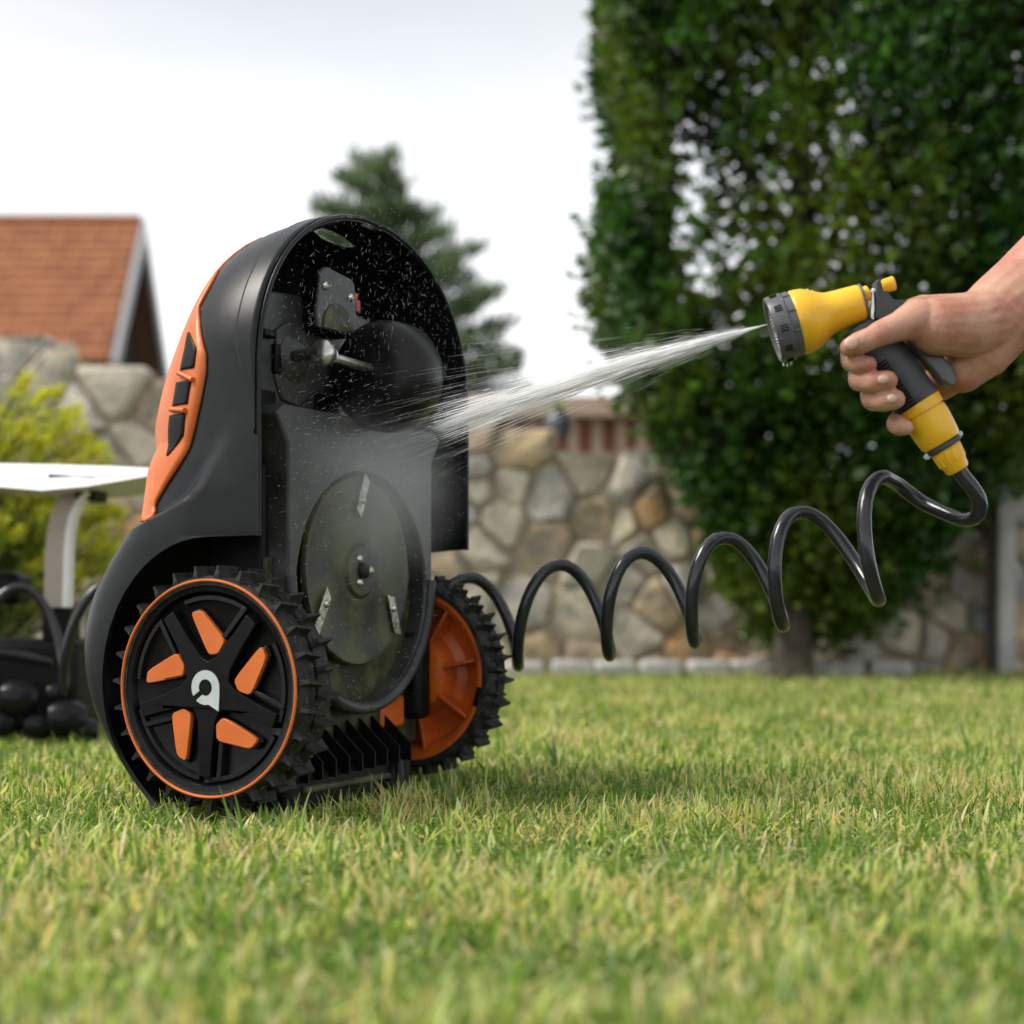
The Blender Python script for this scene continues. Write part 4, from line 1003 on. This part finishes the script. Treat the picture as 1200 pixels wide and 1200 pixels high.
# fingers: knuckle behind, round the front edge of the handle, tip towards us
chain([((1042, 402, 1.50), 15), ((1012, 408, 1.487), 12.5), ((996, 416, 1.462), 11.8), ((997, 424, 1.436), 11.2), ((1008, 427, 1.424), 10.8), ((1018, 427, 1.419), 9.6)])
chain([((1052, 424, 1.502), 15), ((1020, 430, 1.49), 13), ((1006, 439, 1.462), 12.6), ((1007, 446, 1.436), 12.8), ((1024, 448, 1.42), 12.6), ((1040, 446, 1.416), 11.8)])
chain([((1064, 446, 1.503), 14), ((1034, 456, 1.49), 12.5), ((1020, 463, 1.462), 12.2), ((1022, 468, 1.438), 12.8), ((1036, 470, 1.423), 12.6), ((1049, 468, 1.418), 11.6)])
chain([((1080, 466, 1.502), 13), ((1062, 482, 1.49), 11.5), ((1052, 492, 1.468), 11), ((1050, 497, 1.444), 11.4), ((1055, 500, 1.432), 11.2), ((1061, 501, 1.430), 9.4)])
bmesh.ops.recalc_face_normals(hb, faces=hb.faces)
hm = bpy.data.meshes.new('hand_and_forearm'); hb.to_mesh(hm); hb.free()
hand = make('body', hm, m=M_skin)
rm = hand.modifiers.new('remesh', 'REMESH'); rm.mode = 'VOXEL'; rm.voxel_size = .0013; rm.use_smooth_shade = True
s1 = hand.modifiers.new('smooth', 'SMOOTH'); s1.factor = .5; s1.iterations = 7
bpy.context.view_layer.update(); dg = bpy.context.evaluated_depsgraph_get()
hm2 = bpy.data.meshes.new_from_object(hand.evaluated_get(dg)); hand.modifiers.clear(); hand.data = hm2
hm2.transform(wm(person).inverted()); hand.parent = person
for p in hm2.polygons: p.use_smooth = True
if not hm2.materials: hm2.materials.append(M_skin)
# creases: push vertices in along short lines over the joints
def crease(a, b, depth, wid):
    a, b = wm(person).inverted() @ a, wm(person).inverted() @ b; n_ = len(hm2.vertices)
    co = np.empty(n_ * 3, dtype=np.float32); hm2.vertices.foreach_get('co', co); co = co.reshape(-1, 3)
    nr = np.empty(n_ * 3, dtype=np.float32); hm2.vertices.foreach_get('normal', nr); nr = nr.reshape(-1, 3)
    A_, B_ = np.array(a), np.array(b); ab = B_ - A_; t = ((co - A_) @ ab / (ab @ ab)).clip(0, 1); d = np.linalg.norm(co - (A_ + t[:, None] * ab), axis=1)
    co -= nr * (depth * np.exp(-(d / wid) ** 2) * np.sin(np.pi * t.clip(.05, .95)) ** .5)[:, None]; hm2.vertices.foreach_set('co', co.ravel()); hm2.update()
for (x, y, dx_, dy_) in ((1014, 387, 5, 11), (1019, 384, 5, 12), (1024, 382, 5, 11), (1030, 381, 3, 7)):
    crease(P(x, y, 1.403), P(x + dx_, y + dy_, 1.402), .0007, .0016)
crease(P(1110, 424, 1.42), P(1165, 402, 1.42), .003, .004); crease(P(1070, 400, 1.41), P(1090, 380, 1.405), .0012, .004); crease(P(1158, 372, 1.42), P(1186, 352, 1.42), .0009, .003)
crease(P(1066, 352, 1.43), P(1056, 372, 1.41), .001, .003)
# nails
def nail(c, along, side, L_, W_, name='fingernail'):
    n_ = along.cross(side).normalized(); vs = []
    if n_.y > 0: n_ = -n_
    for i in range(7):
        for j in range(5):
            u = i / 6 * 2 - 1; v = j / 4 * 2 - 1; k = math.sqrt(max(0, 1 - abs(u) ** 3.5 * .9))
            vs.append(c + along * u * L_ / 2 + side * v * W_ / 2 * k - n_ * (.16 * W_ * v * v + .05 * L_ * u * u))
    o = MB().add(vs, [(i * 5 + j, i * 5 + j + 1, i * 5 + 6 + j, i * 5 + 5 + j) for i in range(6) for j in range(4)]).build(name, M_nail, person, True, smooth=80)
    s_ = o.modifiers.new('solid', 'SOLIDIFY'); s_.thickness = .0007; s_.offset = 0
def pv(dx_, dy_, d_=0): return Vector((dx_, d_, -dy_)).normalized()
nail(P(998.5, 401.5, 1.4032), pv(-16, 7, -2), pv(5, 13, -1), .0135, .0112)
nail(P(1035.5, 444.5, 1.4058), pv(16, -3, 0), pv(3, 12, 0), .0095, .008)
nail(P(1046, 467, 1.4078), pv(15, -3, 2), pv(3, 12, 0), .0088, .0078)

# fine hair on the wrist and forearm
pm = [v for v in hm2.vertices if v.co.x > .02 and v.co.x < .16 and v.normal.y < .35]
mb = MB(); r9 = random.Random(9)
for i in range(420):
    v = r9.choice(pm); d = (Vector((.3, 0, .9)) * -.6 + Vector((-.7, 0, .5)) + v.normal * .55 + Vector((r9.gauss(0, .25), r9.gauss(0, .25), r9.gauss(0, .25)))).normalized(); l_ = r9.uniform(.004, .009)
    mb.tube([v.co, v.co + d * l_ * .5, v.co + (d - v.normal * .25) * l_], [.00007, .00006, .00002], 3, cap=False)
me = bpy.data.meshes.new('arm_hair'); me.from_pydata(mb.v, [], mb.f); o = make('arm_hair', me, person, False, mat('hair', (.16, .09, .05), .5)); o['kind'] = 'stuff'

# ------------------------------------------------------------------ water
def water_mat(name, alpha, c=(.9, .93, .95)):
    m = bpy.data.materials.new(name); m.use_nodes = True; t = m.node_tree; t.nodes.clear(); L = t.links.new
    o_ = t.nodes.new('ShaderNodeOutputMaterial'); tr = t.nodes.new('ShaderNodeBsdfTransparent'); df = t.nodes.new('ShaderNodeBsdfDiffuse'); df.inputs[0].default_value = (*c, 1)
    tl_ = t.nodes.new('ShaderNodeBsdfTranslucent'); tl_.inputs[0].default_value = (*c, 1); gy_ = t.nodes.new('ShaderNodeBsdfGlossy'); gy_.inputs['Roughness'].default_value = .25
    m1 = t.nodes.new('ShaderNodeMixShader'); m1.inputs[0].default_value = .6; m2 = t.nodes.new('ShaderNodeMixShader'); m2.inputs[0].default_value = .15; m3 = t.nodes.new('ShaderNodeMixShader'); m3.inputs[0].default_value = alpha
    nz_ = t.nodes.new('ShaderNodeTexNoise'); nz_.inputs['Scale'].default_value = 60
    L(df.outputs[0], m1.inputs[1]); L(tl_.outputs[0], m1.inputs[2]); L(m1.outputs[0], m2.inputs[1]); L(gy_.outputs[0], m2.inputs[2])
    L(tr.outputs[0], m3.inputs[1]); L(m2.outputs[0], m3.inputs[2]); L(m3.outputs[0], o_.inputs[0])
    return m
N0 = P(900, 380, GY - .006)
def strands(name, n, sig, t0, t1, ln, rad, m, tgt, label, seed, fade=1.0):
    r0 = random.Random(seed); d0 = tgt - N0; Ld = d0.length; d0.normalize(); e1 = d0.orthogonal().normalized(); e2 = d0.cross(e1); mb = MB()
    for i in range(n):
        a = r0.uniform(0, 6.283); q = abs(r0.gauss(0, sig)); d = (d0 + (e1 * math.cos(a) + e2 * math.sin(a)) * q).normalized()
        s_ = t0 + (t1 - t0) * r0.random() ** fade; l_ = ln * r0.uniform(.4, 1.5) * (.35 + s_ / .3); te_ = t1 * (.45 + .55 * r0.random() ** .6); e = min(s_ + l_, te_)
        if e - s_ < .004: continue
        g_ = Vector((0, 0, -1)) * .12
        pt = lambda t: N0 + d * t + g_ * t * t * .6
        r1 = rad * r0.uniform(.5, 1.3); mb.tube([pt(s_), pt((s_ + e) / 2), pt(e)], [r1 * .25, r1, r1 * .15], 3, cap=False)
    me = bpy.data.meshes.new(name); me.from_pydata(mb.v, [], mb.f); me.materials.append(m); o = bpy.data.objects.new(name, me); col.objects.link(o)
    return o
M_w1 = water_mat('water jet', .95, (1, 1, 1)); M_w2 = water_mat('fine spray', .3); M_w3 = water_mat('droplets', .75)
T0 = P(500, 494, 1.6)
o = strands('water_jet', 5600, .034, .0, .36, .045, .0003, M_w1, T0, '', 3, 1.9); tag(o, 'dense white jet of water leaving the gun nozzle', 'water jet', kind='stuff')
o = strands('water_spray', 2900, .08, .02, .42, .05, .00014, M_w2, T0, '', 4, 1.5); tag(o, 'fine fan of water spray streaming towards the mower', 'water spray', kind='stuff')
# drops caught in the air and running over the mower
mb = MB(); r0 = random.Random(5)
W2L = wm(mow)
for i in range(3000):
    if i % 3:
        s_ = r0.uniform(.04, .42); z = r0.gauss(.45, .11); u = r0.uniform(.03, .12)
    else:
        s_ = r0.uniform(.03, .42); z = r0.uniform(.1, .6); u = r0.uniform(.03, .1)
    p = W2L @ Vector((u, s_, z))
    if i % 3: d = Vector((r0.gauss(0, .35), r0.gauss(0, .3), -1)) if z > .45 else Vector((-1, .25, r0.gauss(-.35, .2)))
    else: d = Vector((r0.gauss(0, 1), r0.gauss(0, 1), r0.gauss(0, 1)))
    d.normalize(); l_ = r0.uniform(.0005, .0045) if r0.random() < .8 else r0.uniform(.003, .009); rr_ = r0.uniform(.00005, .00014)
    mb.tube([p, p + d * l_ * .5, p + d * l_], [rr_ * .4, rr_, rr_ * .3], 4, cap=False)
me = bpy.data.meshes.new('water_droplets'); me.from_pydata(mb.v, [], mb.f); me.materials.append(M_w3); o = bpy.data.objects.new('water_droplets', me); col.objects.link(o)
tag(o, 'tiny bright drops of water flying over the wet underside of the mower', 'water drops', kind='stuff')
# beads sitting on the wet plates
mb = MB()
for i in range(300):
    s_ = r0.uniform(.06, .37); z = r0.uniform(.1, .51); rr_ = r0.uniform(.0003, .0008); u = UP + .0002
    if (s_ - DC[0]) ** 2 + (z - DC[1]) ** 2 < .0105: u = .0322
    elif z < .24 and math.hypot(s_ - .2155, z - .232) > .135: continue
    mb.lathe([(0, rr_), (rr_ * .5, rr_ * .8), (rr_ * .8, 0)], (u, s_, z), (1, 0, 0), 7)
o = mb.build('water_beads', water_mat('beads', .6), mow, smooth=80); o['kind'] = 'stuff'
mb = MB(); cc = []
for i in range(900):
    if i % 3 == 0:
        a = r0.uniform(math.pi, 2 * math.pi); q = r0.uniform(.098, .123); p = Vector((.0175, .2155 + q * math.cos(a), .2215 + q * math.sin(a)))
        d = Vector((r0.uniform(0, .3), r0.gauss(0, 1), r0.gauss(0, 1)))
    elif i % 3 == 1:
        a = r0.uniform(-2.2, 1.2); p = Vector((RT * math.cos(a), r0.uniform(.004, .05), AZ + RT * math.sin(a))) + Vector((.0012 * math.cos(a), 0, .0012 * math.sin(a)))
        d = Vector((-math.sin(a) + r0.gauss(0, .3), r0.gauss(0, 1), math.cos(a) + r0.gauss(0, .3)))
    else:
        p = Vector((.0205, r0.uniform(.09, .35), r0.uniform(.055, .12))); d = Vector((r0.uniform(0, .2), r0.gauss(0, 1), r0.gauss(0, 1)))
    d.normalize(); l_ = r0.uniform(.0015, .006); w_ = d.cross(Vector((1, .3, .2))).normalized() * r0.uniform(.0003, .0009)
    mb.add([p - w_, p + w_, p + d * l_ + w_ * .3, p + d * l_ - w_ * .3], [(0, 1, 2, 3)]); c_ = r0.choice(((.09, .12, .03), (.16, .17, .06), (.22, .2, .1), (.06, .07, .03))); cc += [c_] * 4
me = bpy.data.meshes.new('grass_clippings'); me.from_pydata(mb.v, [], mb.f); set_col(me, np.array(cc)); o = make('grass_clippings', me, mow, False, M_grass); o['kind'] = 'stuff'
mb = MB()
for i in range(70):
    a = r0.uniform(0, 360); d_ = r0.uniform(0, 60); rr_ = 40 if d_ < 17 else 38 if d_ < 26 else float(np.interp(d_, [24, 34, 49, 60], [37, 38.4, 34, 27.5]))
    p = ringpt(a, d_, rr_); q_ = (p - (A + ax * d_ * m_)).normalized(); r1 = r0.uniform(.0004, .001); mb.lathe([(0, r1), (r1 * .6, r1 * .75), (r1 * .9, 0)], p, q_, 7)
for i, (dx_, dz_) in enumerate(((-1, 42), (3, 44), (8, 43.5))): mb.lathe([(-.0018, 0), (-.0012, .0006), (0, .0011), (.0012, .0009), (.0022, 0)], ringpt(180, dx_, dz_), (0, 0, 1), 10)
o = mb.build('water_beads', water_mat('gun beads', .5), gun, True, smooth=80); o['kind'] = 'stuff'
# mist where the jet hits the deck
def mist(name, c, r_, dens, label, rot=(0, 0, -TH)):
    mb = MB(); n_ = 24
    mb.lathe([(-math.cos(t), math.sin(t)) for t in np.linspace(0, math.pi, 13)], (0, 0, 0), (0, 0, 1), n_)
    me = mb.mesh(name); o = bpy.data.objects.new(name, me); col.objects.link(o); o.location = c; o.scale = r_; o.rotation_euler = rot
    m = bpy.data.materials.new(name); m.use_nodes = True; t = m.node_tree; t.nodes.clear(); L = t.links.new
    oo = t.nodes.new('ShaderNodeOutputMaterial'); vp = t.nodes.new('ShaderNodeVolumePrincipled'); vp.inputs['Color'].default_value = (.95, .96, .97, 1)
    tcn = t.nodes.new('ShaderNodeTexCoord'); ln_ = t.nodes.new('ShaderNodeVectorMath'); ln_.operation = 'LENGTH'; mr = t.nodes.new('ShaderNodeMapRange'); mr.inputs[1].default_value = 0; mr.inputs[2].default_value = 1; mr.inputs[3].default_value = 1; mr.inputs[4].default_value = 0
    pw = t.nodes.new('ShaderNodeMath'); pw.operation = 'POWER'; pw.inputs[1].default_value = 1.7; nz_ = t.nodes.new('ShaderNodeTexNoise'); nz_.inputs['Scale'].default_value = 2.2; mu = t.nodes.new('ShaderNodeMath'); mu.operation = 'MULTIPLY'; mu2 = t.nodes.new('ShaderNodeMath'); mu2.operation = 'MULTIPLY'; mu2.inputs[1].default_value = dens * 2
    L(tcn.outputs['Object'], ln_.inputs[0]); L(ln_.outputs['Value'], mr.inputs[0]); L(mr.outputs[0], pw.inputs[0]); L(tcn.outputs['Object'], nz_.inputs['Vector'])
    L(pw.outputs[0], mu.inputs[0]); L(nz_.outputs['Fac'], mu.inputs[1]); L(mu.outputs[0], mu2.inputs[0]); L(mu2.outputs[0], vp.inputs['Density']); L(vp.outputs[0], oo.inputs['Volume'])
    me.materials.append(m); tag(o, label, 'mist', kind='stuff'); return o
jc = N0.lerp(T0, .62); jq = (T0 - N0).to_track_quat('X', 'Z').to_euler()
mist('spray_haze', jc, (.17, .035, .035), 4.5, 'soft white haze wrapped round the outer end of the water jet', jq)
mist('water_mist', W2L @ Vector((.075, .2, .325)), (.06, .17, .105), 10, 'pale mist rising where the jet strikes the mower deck')
